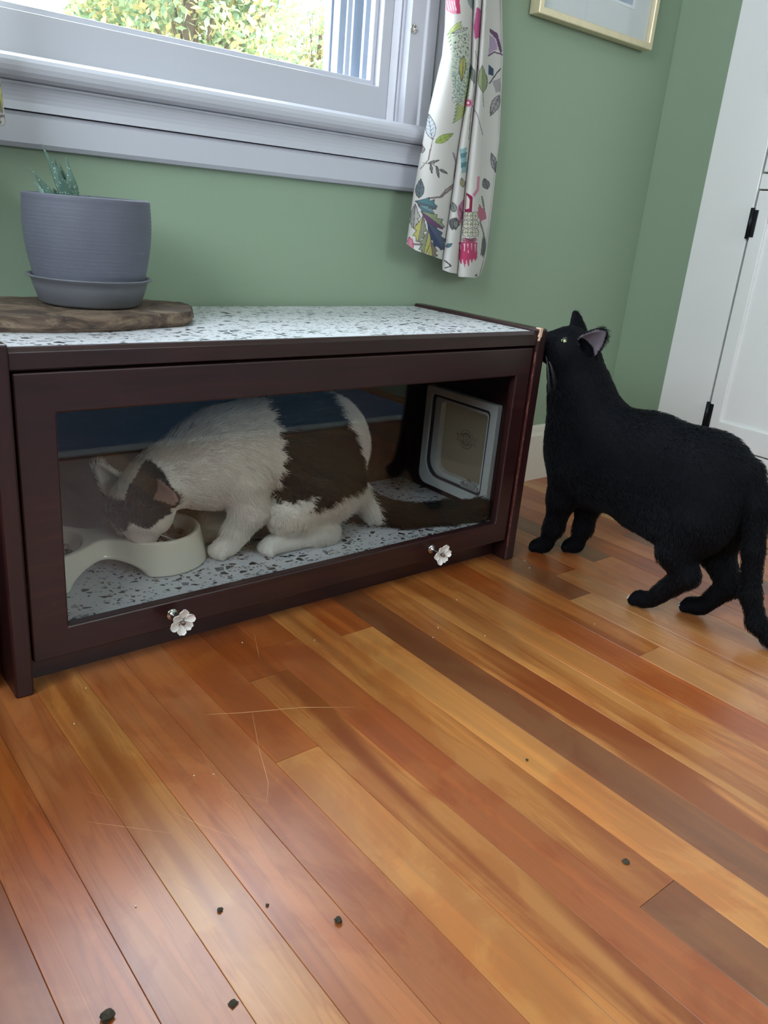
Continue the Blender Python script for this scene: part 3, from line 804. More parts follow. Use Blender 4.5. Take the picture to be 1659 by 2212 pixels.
ring_prism('outer_frame', rrect(FY0, FZ0, FY1, FZ1, 0.012), rrect(0.090, 0.126, 0.230, 0.280, 0.012), 0, W + T + 0.0002, W + T + 0.008, 'plastic_white', flap, 0.0015)
pane = prism_pts('flap_pane', rrect(0.094, 0.130, 0.2245, 0.277, (0.008, 0.028, 0.006, 0.006)), 0, W + 0.006, W + 0.009, 'flap_plastic', flap)
bm = bmesh.new()
def arc(cy, cz_, r, a0, a1, n=20): return [(W + 0.0055, cy + r * math.cos(a), cz_ + r * math.sin(a)) for a in np.linspace(a0, a1, n)]
tube_bm(bm, arc(0.155, 0.212, 0.019, 0.35, PI - 0.35), 0.0009, 6); tube_bm(bm, arc(0.155, 0.212, 0.019, PI + 0.35, 2 * PI - 0.35), 0.0009, 6)
tube_bm(bm, arc(0.155, 0.212, 0.012, 0.5, PI - 0.5), 0.0022, 6); tube_bm(bm, arc(0.155, 0.212, 0.012, PI + 0.5, 2 * PI - 0.5), 0.0022, 6)
for zz in (0.2055, 0.2185): tube_bm(bm, [(W + 0.0055, 0.125, zz), (W + 0.0055, 0.185, zz)], 0.0007, 6)
for i in range(7): tube_bm(bm, [(W + 0.0055, 0.130 + i * 0.008, 0.208), (W + 0.0055, 0.132 + i * 0.008, 0.216)], 0.0008, 5)
obj_bm('emblem', bm, 'flap_plastic', flap, smooth=True)
lt = box('latch', (W - 0.011, 0.092, 0.1165), (W + 0.004, 0.142, 0.1275), 'clear_plastic', flap, 0.002)
tube('latch_knob', [(W - 0.012, 0.128, 0.128), (W + 0.002, 0.128, 0.128)], [0.0055, 0.0055], 'clear_plastic', flap, 16)
box('latch_tab', (W - 0.013, 0.098, 0.120), (W - 0.006, 0.120, 0.1335), 'clear_plastic', flap, 0.002)

# made-up shelf unit, stands in for the dark gap left of the cabinet
sh = tag(empty('gap_stand_in_shelf', (-0.45, 0.2, 0)), 'made-up black shelf filling the dark gap left of the mahogany cabinet', 'shelf')
for nm, lo, hi in (('side_panel', (-0.075, 0.03, 0), (-0.055, D, 0.44)), ('side_panel', (-0.86, 0.03, 0), (-0.84, D, 0.44)), ('top_board', (-0.86, 0.03, 0.44), (-0.055, D, 0.46)), ('bottom_board', (-0.84, 0.03, 0.05), (-0.075, D, 0.07)), ('back_panel', (-0.86, D - 0.01, 0), (-0.055, D, 0.44))):
    box(nm, lo, hi, 'black_gap', sh, 0.001)

# ================================================================== THINGS ON THE CABINET
# live edge wood slice
rs = random.Random(3); N_ = 72; bm = bmesh.new(); top, bot = [], []
for i in range(N_):
    a = 2 * PI * i / N_
    wob = 1 + 0.045 * math.sin(3 * a + 1) + 0.03 * math.sin(7 * a) + rs.uniform(-0.012, 0.012)
    ex = 0.190 * math.copysign(abs(math.cos(a)) ** 0.8, math.cos(a)) * wob; ey = 0.104 * math.copysign(abs(math.sin(a)) ** 0.8, math.sin(a)) * wob
    cx, cy = 0.132, 0.208
    top.append(bm.verts.new((cx + ex * 0.985, cy + ey * 0.985, ZT + 0.0205 + rs.uniform(-0.0008, 0.0008)))); bot.append(bm.verts.new((cx + ex, cy + ey, ZT + 0.0065)))
low = [bm.verts.new((0.132 + (v.co.x - 0.132) * 0.96, 0.208 + (v.co.y - 0.208) * 0.95, ZT + 0.0003)) for v in bot]
bm.faces.new(top); bm.faces.new(low[::-1])
for i in range(N_):
    j = (i + 1) % N_
    bm.faces.new((top[i], bot[i], bot[j], top[j])); bm.faces.new((bot[i], low[i], low[j], bot[j]))
ws = obj_bm('wood_slice', bm, 'bark_slice', None)
tag(ws, 'rough live edge wood slice under the plant pot', 'wood slice')
ZB = ZT + 0.021
PC = (0.178, 0.226)
pot = tag(empty('potted_aloe', (PC[0], PC[1], ZB)), 'small aloe in a ribbed grey pot with saucer', 'plant')
prof = [(0.0, 0.004), (0.062, 0.004), (0.068, 0.010)]
outer = []
for i in range(61):
    t = i / 60; z = 0.012 + t * 0.132
    r = 0.0695 + 0.0165 * math.sin(min(1, t * 1.05) * PI * 0.62) + (0.00038 * math.sin(t * 2 * PI * 25))
    outer.append((r, z))
rt = outer[-1][0]
prof += outer + [(rt - 0.0015, 0.1462), (rt - 0.004, 0.1462), (rt - 0.006, 0.143), (rt - 0.007, 0.125), (rt - 0.008, 0.118)]
lathe('pot', prof, (PC[0], PC[1], ZB), 'pot_grey', pot, 96)
lathe('saucer', [(0.0, 0.0002), (0.064, 0.0002), (0.070, 0.004), (0.0775, 0.026), (0.0795, 0.034), (0.0855, 0.0375), (0.0860, 0.0390), (0.0840, 0.0398), (0.0775, 0.0385), (0.0755, 0.034), (0.071, 0.012), (0.0, 0.0036)], (PC[0], PC[1], ZB), 'saucer_grey', pot, 72)
lathe('soil', [(0.0, 0.136), (0.05, 0.134), (rt - 0.0065, 0.128), (rt - 0.0075, 0.12)], (PC[0], PC[1], ZB), 'soil', pot, 40)
def leaf(base, tip, width, bend, thick=0.45):
    b = Vector(base); t = Vector(tip); d = t - b; L = d.length; d.normalize()
    s = d.cross(Vector((0.3, 1, 0.1))).normalized(); n = d.cross(s).normalized()
    bm = bmesh.new(); rings = []
    for i in range(12):
        u = i / 11; w = width * (1 - u ** 1.7) * (0.8 + 0.4 * math.sin(PI * min(u * 1.4, 1))) * 0.5 + 0.0003
        c = b + d * L * u + n * bend * math.sin(PI * u * 0.5) * L
        rings.append([bm.verts.new(c + s * (w * math.cos(a)) + n * (w * thick * math.sin(a) + 0.25 * w * math.cos(a) ** 2)) for a in np.linspace(0, 2 * PI, 9)[:-1]])
    for A, B in zip(rings[:-1], rings[1:]):
        for k in range(8): bm.faces.new((A[k], A[(k + 1) % 8], B[(k + 1) % 8], B[k]))
    bm.faces.new(rings[0][::-1]); bm.faces.new(rings[-1])
    obj_bm('leaf', bm, 'aloe_leaf', pot, smooth=True)
zs = ZB + 0.134; lx = 0.148; ly = 0.222
leaf((lx + 0.006, ly, zs), (0.1235, 0.235, 0.684), 0.014, 0.04)
leaf((lx + 0.010, ly - 0.006, zs), (0.150, 0.220, 0.672), 0.015, -0.03)
leaf((lx - 0.012, ly, zs), (0.1035, 0.228, 0.654), 0.009, 0.05)
leaf((lx + 0.014, ly + 0.006, zs), (0.147, 0.24, 0.664), 0.011, 0.02)
leaf((lx + 0.002, ly - 0.008, zs), (0.133, 0.205, 0.656), 0.017, 0.05)
leaf((lx - 0.010, ly - 0.012, zs), (0.122, 0.195, 0.632), 0.014, 0.10)
leaf((lx + 0.004, ly - 0.014, zs), (0.152, 0.196, 0.629), 0.014, 0.05)
leaf((lx + 0.018, ly - 0.004, zs), (0.178, 0.212, 0.626), 0.010, 0.15)
leaf((lx + 0.008, ly + 0.008, zs), (0.139, 0.236, 0.670), 0.009, -0.02)
leaf((lx + 0.000, ly + 0.002, zs), (0.136, 0.226, 0.662), 0.012, 0.03)
leaf((lx - 0.014, ly + 0.012, zs), (0.116, 0.250, 0.635), 0.012, 0.06)

# ================================================================== CURTAINS (printed fabric; the print is drawn in fabric coordinates)
EDGE = {0: [(0, 963), (60, 961), (120, 955), (260, 922), (420, 893), (530, 878), (600, 872)], 1: [(0, 1023), (150, 1018), (320, 990), (430, 975), (560, 956), (600, 953)],
        2: [(0, 1042), (200, 1027), (400, 1005), (590, 988), (600, 987)], 3: [(0, 1055), (200, 1048), (400, 1037), (600, 1028)], 4: [(0, 1083), (120, 1086), (300, 1078), (450, 1062), (560, 1048), (600, 1036)]}
UE = [0.0, 0.46, 0.63, 0.84, 1.0]
def edge_px(i, v):
    a = np.array(EDGE[i], float); return np.interp(v, a[:, 0], a[:, 1])
NU, NV, VMAX = 250, 800, 600.0
def uv_of(px, py):
    e = [float(edge_px(i, py)) for i in range(5)]
    return float(np.interp(px, e, UE)) * (NU - 1), py / VMAX * (NV - 1)
IMG = np.ones((NV, NU, 3)) * np.array(srgb(226, 222, 216)[:3])
GY, GXX = np.mgrid[0:NV, 0:NU]
SXY = np.array([0.72, 1.0])        # fabric raster: roughly isotropic after this scale
def poly(pts, col, alpha=1.0):
    P = np.array([uv_of(*p) for p in pts]); n = len(P)
    x0, y0 = np.floor(P.min(0)).astype(int) - 1; x1, y1 = np.ceil(P.max(0)).astype(int) + 2
    x0, y0 = max(x0, 0), max(y0, 0); x1, y1 = min(x1, NU), min(y1, NV)
    if x1 <= x0 or y1 <= y0: return
    X, Y = GXX[y0:y1, x0:x1], GY[y0:y1, x0:x1]; ins = np.zeros(X.shape, bool)
    for i in range(n):
        a, b = P[i], P[(i + 1) % n]
        c = ((a[1] > Y) != (b[1] > Y)) & (X < (b[0] - a[0]) * (Y - a[1]) / (b[1] - a[1] + 1e-9) + a[0]); ins ^= c
    IMG[y0:y1, x0:x1][ins] = IMG[y0:y1, x0:x1][ins] * (1 - alpha) + np.array(col[:3]) * alpha
def line(pts, w, col, alpha=1.0):
    P = np.array([uv_of(*p) for p in pts]) * SXY
    for a, b in zip(P[:-1], P[1:]):
        lo = np.minimum(a, b) / SXY - w * 2 - 1; hi = np.maximum(a, b) / SXY + w * 2 + 2
        x0, y0 = max(int(lo[0]), 0), max(int(lo[1]), 0); x1, y1 = min(int(hi[0]) + 1, NU), min(int(hi[1]) + 1, NV)
        if x1 <= x0 or y1 <= y0: continue
        Q = np.stack([GXX[y0:y1, x0:x1] * SXY[0], GY[y0:y1, x0:x1] * SXY[1]], -1)
        d = b - a; t = np.clip(((Q - a) @ d) / (d @ d + 1e-9), 0, 1); dist = np.linalg.norm(Q - a - t[..., None] * d, axis=-1)
        m = dist < w
        IMG[y0:y1, x0:x1][m] = IMG[y0:y1, x0:x1][m] * (1 - alpha) + np.array(col[:3]) * alpha
INK = srgb(78, 74, 78); GRN = srgb(108, 120, 96); TEAL = srgb(96, 140, 146); YEL = srgb(196, 190, 112); ROSE = srgb(205, 76, 116); PNK = srgb(222, 150, 172); PLUM = srgb(120, 84, 118); NAVY = srgb(66, 84, 112); LIME = srgb(206, 214, 140); STEM = srgb(140, 122, 120)
def leafp(base, tip, w, col, ink=INK, veins=0):
    b = np.array(base, float); t = np.array(tip, float); d = t - b; n = np.array([-d[1], d[0]]) / (np.linalg.norm(d) + 1e-9)
    pts = [tuple(b + d * u + n * w * math.sin(PI * u ** 0.8)) for u in np.linspace(0, 1, 9)] + [tuple(b + d * u - n * w * math.sin(PI * u ** 0.8)) for u in np.linspace(1, 0, 9)]
    poly(pts, col); line(pts + pts[:1], 0.9, ink, 0.8); line([base, tip], 0.8, ink, 0.7)
    for k in range(veins):
        u = (k + 1) / (veins + 1); c = b + d * u
        line([tuple(c), tuple(c + n * w * 0.8 * math.sin(PI * u) + d * 0.1)], 0.6, ink, 0.7); line([tuple(c), tuple(c - n * w * 0.8 * math.sin(PI * u) + d * 0.1)], 0.6, ink, 0.7)
def lobes(base, tip, w, cols):
    b = np.array(base, float); t = np.array(tip, float); d = t - b; n = np.array([-d[1], d[0]]) / (np.linalg.norm(d) + 1e-9)
    pts = [tuple(b)]
    for u, s in ((0.35, 0.6), (0.55, 1.0), (0.6, 0.55), (0.8, 0.95), (0.82, 0.45), (1.0, 0.25)): pts.append(tuple(b + d * u + n * w * s))
    pts.append(tuple(t))
    for u, s in ((1.0, -0.25), (0.82, -0.45), (0.8, -0.95), (0.6, -0.55), (0.55, -1.0), (0.35, -0.6)): pts.append(tuple(b + d * u + n * w * s))
    poly(pts, cols[0])
    half = [pts[0]] + pts[7:]
    poly(half, cols[1]); line(pts + pts[:1], 0.9, INK, 0.75); line([base, tip], 0.9, PLUM, 0.8)
# stems
line([(903, 437), (925, 428), (952, 425), (975, 405)], 2.6, STEM); line([(950, 426), (962, 410), (978, 398)], 2.0, STEM)
line([(893, 527), (920, 529)], 3.0, STEM); line([(928, 330), (935, 300), (938, 275)], 1.2, STEM); line([(908, 365), (925, 345), (928, 330)], 1.2, STEM)
line([(915, 352), (935, 355), (955, 372)], 1.0, STEM); line([(935, 355), (945, 345)], 1.0, STEM)
line([(1018, 140), (1024, 190), (1016, 250), (1012, 300)], 1.3, INK, 0.7); line([(1026, 110), (1040, 170), (1044, 230)], 1.3, INK, 0.7)
line([(1012, 215), (1030, 245), (1042, 290)], 1.2, PLUM, 0.8); line([(978, 330), (984, 350), (980, 385)], 2.0, PLUM, 0.7)
# long serrated fronds near the top of the left panel
for k in range(26):
    f = k / 25; x = 982 - 10 * f + 26 * math.sin(f * 2.2); y = 60 + 190 * f
    leafp((x + 14, y - 14), (x - 16, y + 16), 4.5, LIME, srgb(130, 150, 120))
poly([(975, 70), (1012, 62), (1014, 110), (1008, 170), (1000, 232), (985, 215), (972, 160)], srgb(208, 214, 196))
for k in range(300):
    f = RNG.random(); x = 978 + RNG.random() * 34 - 4 * f; y = 72 + 150 * f
    line([(x, y), (x + 1.2, y + 1.2)], 1.1, TEAL if f > 0.3 else INK, 0.75)
leafp((1000, 120), (996, 175), 7, YEL); leafp((1010, 60), (975, 72), 4, srgb(214, 216, 206), INK, 4)
# motifs
leafp((933, 300), (926, 246), 11, srgb(206, 212, 216), INK, 5)
leafp((940, 308), (978, 288), 8, srgb(176, 192, 110), srgb(110, 130, 70), 3)
leafp((914, 330), (906, 312), 7, srgb(190, 178, 176))
for a, b in (((930, 355), (933, 375)), ((942, 358), (947, 384)), ((950, 365), (966, 375)), ((925, 352), (948, 346))): leafp(a, b, 2.5, srgb(150, 160, 150))
leafp((905, 428), (909, 386), 9, srgb(112, 124, 128), INK, 3)
lobes((897, 434), (942, 448), 16, (srgb(98, 122, 118), TEAL)); lobes((902, 442), (936, 462), 10, (TEAL, srgb(130, 160, 165)))
lobes((897, 440), (893, 492), 13, (srgb(168, 166, 156), srgb(190, 188, 178)))
lobes((908, 455), (957, 492), 15, (PLUM, srgb(158, 168, 130))); lobes((914, 465), (902, 522), 14, (YEL, srgb(150, 152, 128)))
lobes((922, 478), (956, 538), 17, (NAVY, srgb(86, 104, 128))); lobes((926, 495), (914, 552), 13, (srgb(150, 158, 126), YEL)); lobes((930, 520), (934, 562), 12, (YEL, srgb(140, 130, 110)))
poly([(880, 522), (884, 512), (891, 518), (893, 532), (888, 538), (879, 530)], PNK); line([(880, 522), (884, 512), (891, 518), (893, 535)], 1.0, ROSE)
# top blossoms
poly([(963, 0), (992, 0), (994, 28), (978, 30), (965, 22)], PNK); poly([(983, 0), (992, 0), (994, 30), (986, 30)], ROSE)
for k in range(4): line([(966 + k * 5, 2), (970 + k * 5, 22)], 1.2, srgb(240, 225, 228))
poly([(1030, 14), (1037, 20), (1036, 80), (1026, 84), (1024, 60)], srgb(196, 92, 140)); poly([(1008, 0), (1024, 0), (1022, 24), (1014, 14)], srgb(150, 162, 160))
leafp((1043, 200), (1041, 140), 9, srgb(160, 172, 130)); leafp((1016, 140), (1024, 180), 6, srgb(140, 148, 140))
poly([(1056, 60), (1074, 72), (1084, 110), (1080, 116), (1070, 84), (1056, 68)], PLUM); poly([(1056, 74), (1068, 84), (1074, 106), (1062, 110), (1054, 118)], srgb(188, 164, 192)); line([(1054, 120), (1066, 112), (1086, 118)], 1.8, PLUM)
poly([(1054, 138), (1066, 150), (1064, 164), (1053, 160)], NAVY); poly([(1062, 175), (1080, 168), (1082, 196), (1070, 200)], srgb(178, 172, 172)); leafp((1078, 205), (1058, 250), 9, srgb(180, 174, 174), INK, 4); line([(1056, 180), (1070, 160), (1080, 148)], 1.2, INK)
for r_q, c in ((9, PNK), (6, ROSE), (3, srgb(240, 220, 225))): poly([(1011 + r_q * math.cos(a), 222 + r_q * math.sin(a)) for a in np.linspace(0, 2 * PI, 14)[:-1]], c)
# middle fold
for k in range(5): poly([(993 + k, 322 + k * 10), (1008, 318 + k * 10), (1006, 332 + k * 10), (995, 334 + k * 10)], TEAL if k % 2 else srgb(150, 186, 188))
leafp((1000, 404), (996, 384), 5, srgb(186, 178, 130)); leafp((981, 458), (978, 436), 6, srgb(150, 158, 150)); leafp((985, 470), (976, 496), 11, srgb(112, 112, 116), INK, 4); leafp((984, 474), (984, 496), 5, srgb(150, 158, 144))
poly([(992, 440), (1002, 428), (1000, 470), (992, 488), (987, 455)], srgb(196, 130, 160)); line([(990, 445), (998, 462), (992, 480)], 1.2, srgb(140, 60, 90))
leafp((963, 533), (976, 526), 4, TEAL); line([(960, 562), (974, 574), (962, 578)], 1.4, INK)
# right fold with the big flower
poly([(1030, 380), (1036, 380), (1034, 410), (1024, 426), (1020, 420), (1028, 408)], PNK); poly([(1008, 416), (1020, 424), (1018, 458), (1004, 458)], srgb(150, 44, 84)); poly([(1008, 420), (1014, 430), (1013, 450), (1006, 452)], srgb(230, 222, 206))
for k in range(9):
    cx = 1006 + (k % 3) * 10; cy = 466 + (k // 3) * 18; pts = [(cx + 7 * math.cos(a), cy + 9 * math.sin(a)) for a in np.linspace(0, 2 * PI, 12)[:-1]]
    poly(pts, srgb(222, 218, 196)); line(pts + pts[:1], 0.8, INK, 0.7); line([(cx - 5, cy), (cx + 5, cy)], 0.6, INK, 0.6); line([(cx, cy - 6), (cx, cy + 6)], 0.6, INK, 0.6)
for k in range(60): line([(997 + RNG.random() * 32, 512 + RNG.random() * 12), (998 + RNG.random() * 32, 514 + RNG.random() * 12)], 0.9, INK if k % 2 else ROSE, 0.5)
for k in range(5):
    x = 995 + k * 7.5
    poly([(x - 4.5, 523), (x + 4.5, 523), (x + 5, 555), (x + 1, 572 + 8 * math.sin(k * 1.2)), (x - 4, 556)], ROSE); poly([(x - 1, 526), (x + 1.5, 526), (x + 0.5, 548)], srgb(240, 226, 228))
line([(1040, 424), (1046, 460), (1036, 480), (1044, 505), (1038, 550)], 2.0, GRN, 0.9); poly([(1034, 440), (1048, 458), (1050, 472), (1036, 478), (1030, 462)], srgb(196, 120, 140)); leafp((1052, 408), (1045, 385), 8, srgb(140, 136, 138), INK, 4); leafp((1073, 372), (1060, 330), 7, srgb(176, 174, 174), INK, 4)
leafp((1042, 555), (1046, 510), 4, srgb(120, 124, 118)); poly([(1024, 594), (1030, 590), (1030, 600)], INK)
def hem_v(u):
    return np.interp(u, [0, 0.12, 0.44, 0.455, 0.47, 0.55, 0.62, 0.635, 0.65, 0.83, 0.9, 1.0], [527, 541, 560, 560, 583, 589, 591, 593, 598, 600, 598, 592])
def fold_y(u, amp=1.0):
    y = 0.285
    a = np.interp(u, UE, [0, 1, 2, 3, 4]); k = np.clip(a.astype(int), 0, 3); f = a - k
    depth = np.array([0.030, 0.022, 0.024, -0.012])[k]
    b = np.sin(PI * np.clip(f, 0, 1)) ** 0.55 * depth
    b = b + np.where(k == 3, -0.022 * f, 0.0) + np.where(k == 0, 0.010 * (1 - f) ** 2 * -1, 0)
    return y - b * amp + 0.014
uu = np.linspace(0, 1, NU)
def build_curtain(name, dx, label, mirror=False, step=1, dz=0.0):
    u = uu[::step]; n = len(u)
    up = [0.03, 0.07, 0.12, 0.2, 0.3, 0.42, 0.56, 0.72, 0.9, 1.02]          # metres above the photo's upper edge
    rows = []; tint = []
    hv = hem_v(u)
    vv = np.linspace(0, 1, NV)[::step]
    for f in vv:
        v = f * hv
        e = np.stack([edge_px(i, v) for i in range(5)], 1)
        px = np.array([np.interp(uu_, UE, e[j]) for j, uu_ in enumerate(u)])
        rows.append(at_y(px, v, fold_y(u)))
        ii = np.clip((v / VMAX * (NV - 1)).astype(int), 0, NV - 1); jj = (u * (NU - 1)).astype(int)
        tint.append(IMG[ii, jj])
    top = rows[0]; mid = top[:, 0].mean()
    head = []
    for q, h in enumerate(up):
        h = h * (1.0 - dz); r = top.copy(); r[:, 2] += h; r[:, 0] = mid + (r[:, 0] - mid) * (1 + 0.25 * h)
        head.append(r)
    tt = [IMG[int((0.15 + 0.09 * q) * (NV - 1)), (u * (NU - 1)).astype(int)] for q in range(len(up))]
    rows = head[::-1] + rows; tint = tt[::-1] + tint
    V = np.stack(rows); R_ = V.shape[0]; V[..., 2] += dz
    if mirror: V = V.copy(); V[..., 0] = dx - V[..., 0]
    else: V[..., 0] += dx
    idx = np.arange(R_ * n).reshape(R_, n)
    F = np.stack([idx[:-1, :-1], idx[1:, :-1], idx[1:, 1:], idx[:-1, 1:]], -1).reshape(-1, 4)
    o = mesh_np(name, V.reshape(-1, 3), F, 'curtain_print', None, True, np.stack(tint).reshape(-1, 3))
    md = o.modifiers.new('thick', 'SOLIDIFY'); md.thickness = 0.0012; md.offset = 0
    return tag(o, label, 'curtain', 'printed curtains at the window')
build_curtain('curtain', 0.0, 'floral printed white curtain hanging right of the window')
build_curtain('curtain', 0.931, 'floral printed curtain, a sliver at the left edge of the picture', True, 3, 0.13)
rod = tag(empty('curtain_rod', (0.27, 0.285, 2.06)), 'black curtain rod above the window', 'curtain rod')
tube('rod', [(-0.3, 0.285, 2.06), (1.2, 0.285, 2.06)], 0.009, 'black_metal', rod, 12)
for x in (-0.2, 1.1):
    tube('bracket', [(x, 0.285, 2.058), (x, YW, 2.058)], 0.006, 'black_metal', rod, 8)

# ================================================================== FEEDING BOWL
def bowl_sdf(P):
    x, y, z = P[:, 0], P[:, 1], P[:, 2]
    fl_ = 0.012 * (ZF + 0.055 - z) / 0.055
    a = np.hypot(x - 0.250, y - 0.182) - 0.073 - fl_; b = np.hypot(x - 0.072, y - 0.198) - 0.073 - fl_
    plan = smin(a, b, 0.085)
    d = np.maximum(plan, np.maximum(z - (ZF + 0.056), ZF - z)) 
    d = -smin(-d, -(-(z - ZF - 0.056) * 0 + d), 0.004)
    in1 = sd_ell(P, (0.250, 0.182, ZF + 0.062), (0.064, 0.064, 0.044)); in2 = sd_ell(P, (0.072, 0.198, ZF + 0.062), (0.064, 0.064, 0.044))
    cav = np.minimum(in1, in2)
    arch = (np.hypot((x - 0.150) / 0.056, (z - ZF) / 0.026) - 1) * 0.026
    d = -smin(-d, cav, 0.004)
    return -smin(-d, arch, 0.006)
bv, bq = surface_nets(bowl_sdf, (-0.03, 0.08, ZF - 0.006), (0.345, 0.300, ZF + 0.066), 0.0022)
bv[:, 2] = np.maximum(bv[:, 2], ZF + 0.0003)
feeder = tag(empty('feeding_bowl', (0.152, 0.18, ZF)), 'glossy cream double feeding bowl under the eating cat', 'bowl')
mesh_np('bowl_body', bv, bq, 'bowl_white', feeder)
kb = bmesh.new()
for i in range(150):
    a = random.uniform(0, 2 * PI); r = 0.048 * math.sqrt(random.random()); c = (0.250, 0.182) if i % 2 else (0.072, 0.198)
    bmesh.ops.create_icosphere(kb, subdivisions=1, radius=random.uniform(0.004, 0.0058), matrix=Matrix.Translation((c[0] + r * math.cos(a), c[1] + r * math.sin(a), ZF + 0.030 + random.uniform(0, 0.006) + 0.006 * (r / 0.048) ** 2)))
kib = obj_bm('kibble', kb, 'kibble', None, smooth=True)
tag(kib, 'brown dry food heaped in the feeding bowl', 'cat food', kind='stuff')

# ================================================================== CATS
def norm(v):
    v = np.array(v, float); return v / np.linalg.norm(v)
class Cat:
    def __init__(s): s.p = []; s.cut = []
    def cone(s, a, b, ra, rb, k=0.02): s.p.append(('c', a, b, ra, rb, k)); return s
    def ell(s, c, r, axes=None, k=0.03): s.p.append(('e', c, r, axes, k)); return s
    def ear(s, base, tip, w, n, th, k=0.006): s.p.append(('r', base, tip, w, n, th, k)); return s
    def chain(s, pts, k=0.015):
        for (a, ra), (b, rb) in zip(pts[:-1], pts[1:]): s.cone(a, b, ra, rb, k)
        return s
    def paw(s, c, fwd, r=0.017, k=0.010):
        f = norm((fwd[0], fwd[1], 0)); l = np.array((-f[1], f[0], 0)); c = np.array(c, float)
        s.ell(c, (r * 1.25, r * 1.0, r * 0.92), np.stack([f, l, (0, 0, 1)]), k)
        for i, t in enumerate((-1.05, -0.36, 0.36, 1.05)):
            tc = c + f * r * (1.02 - 0.22 * abs(t)) + l * r * 0.70 * t + np.array((0, 0, -r * 0.32))
            s.ell(tc, (r * 0.50, r * 0.36, r * 0.52), np.stack([f, l, (0, 0, 1)]), 0.0035)
        return s
    def f(s, P):
        P = np.asarray(P, np.float32); d = None; cuts = []
        for q in s.p:
            if q[0] == 'c': e = sd_cone(P, *q[1:5]); k = q[5]
            elif q[0] == 'e': e = sd_ell(P, q[1], q[2], q[3]); k = q[4]
            else:
                e, c = sd_ear(P, *q[1:6]); k = q[6]; cuts.append(c)
            d = e if d is None else smin(d, e, k)
        for c in cuts + [sd_ell(P, *q) for q in s.cut]: d = -smin(-d, c, 0.002)
        return d
    def inner_ear(s, P):
        m = np.zeros(len(P), bool)
        for q in s.p:
            if q[0] == 'r':
                _, c = sd_ear(np.asarray(P, np.float32), *q[1:6]); h = norm(np.array(q[2]) - np.array(q[1]))
                m |= (np.abs(c) < 0.0018) & (((P - np.array(q[1])) @ h) > 0.004)
        return m
def flow_from(anchors):
    A = np.array([a for a, _ in anchors], float); Dv = np.array([norm(d) for _, d in anchors])
    def fl2(P):
        w = 1 / (np.linalg.norm(P[:, None] - A[None], axis=2) ** 3 + 1e-5)
        return (w[..., None] * Dv[None]).sum(1) / w.sum(1, keepdims=True)
    return fl2

# ---------------- black cat standing at the cabinet corner
bc = Cat()
BX = 1.030
bc.ell((BX, -0.082, 0.234), (0.062, 0.100, 0.108), None, 0.03)
bc.ell((BX, -0.205, 0.238), (0.060, 0.130, 0.106), None, 0.04)
bc.ell((BX, -0.320, 0.248), (0.062, 0.082, 0.092), None, 0.04)
bc.cone((BX, -0.092, 0.272), (1.012, -0.030, 0.388), 0.056, 0.045, 0.022)
bc.cone((BX - 0.004, -0.030, 0.235), (1.006, -0.008, 0.380), 0.046, 0.038, 0.03)
HB = np.array((1.000, -0.010, 0.424)); FB = norm((-0.64, 0.75, 0.16)); UB = norm(np.array((0, 0, 1.0)) - FB * FB[2]); LB = np.cross(UB, FB)
AXB = np.stack([FB, LB, UB])
bc.ell(HB, (0.049, 0.047, 0.042), AXB, 0.02)
for sg in (1, -1): bc.ell(HB + FB * 0.014 + LB * 0.023 * sg - UB * 0.014, (0.029, 0.022, 0.025), AXB, 0.012)
bc.ell(HB + FB * 0.046 - UB * 0.014, (0.021, 0.019, 0.015), AXB, 0.012)
bc.ell(HB + FB * 0.043 - UB * 0.024, (0.015, 0.013, 0.011), AXB, 0.008)
bc.ell(HB + FB * 0.038 + UB * 0.006, (0.025, 0.012, 0.016), AXB, 0.012)
bc.ear(HB - FB * 0.026 + LB * 0.027 + UB * 0.018, (0.985, -0.092, 0.474), 0.0235, norm((-0.80, -0.52, 0.10)), 1.9)
bc.ear(HB - FB * 0.008 - LB * 0.026 + UB * 0.024, (1.020, 0.011, 0.494), 0.0200, norm((0.1, 0.95, 0.2)), 1.9)
# fore legs
bc.chain([((1.006, -0.050, 0.200), 0.042), ((1.009, -0.042, 0.135), 0.027), ((1.013, -0.030, 0.066), 0.0172), ((1.013, -0.018, 0.026), 0.0155)], 0.016)
bc.paw((1.011, -0.006, 0.0162), (-0.35, 0.9), 0.0165)
bc.chain([((1.056, -0.062, 0.190), 0.040), ((1.070, -0.062, 0.125), 0.026), ((1.077, -0.056, 0.062), 0.0170), ((1.077, -0.048, 0.026), 0.0155)], 0.016)
bc.paw((1.075, -0.040, 0.0162), (-0.45, 0.85), 0.0165)
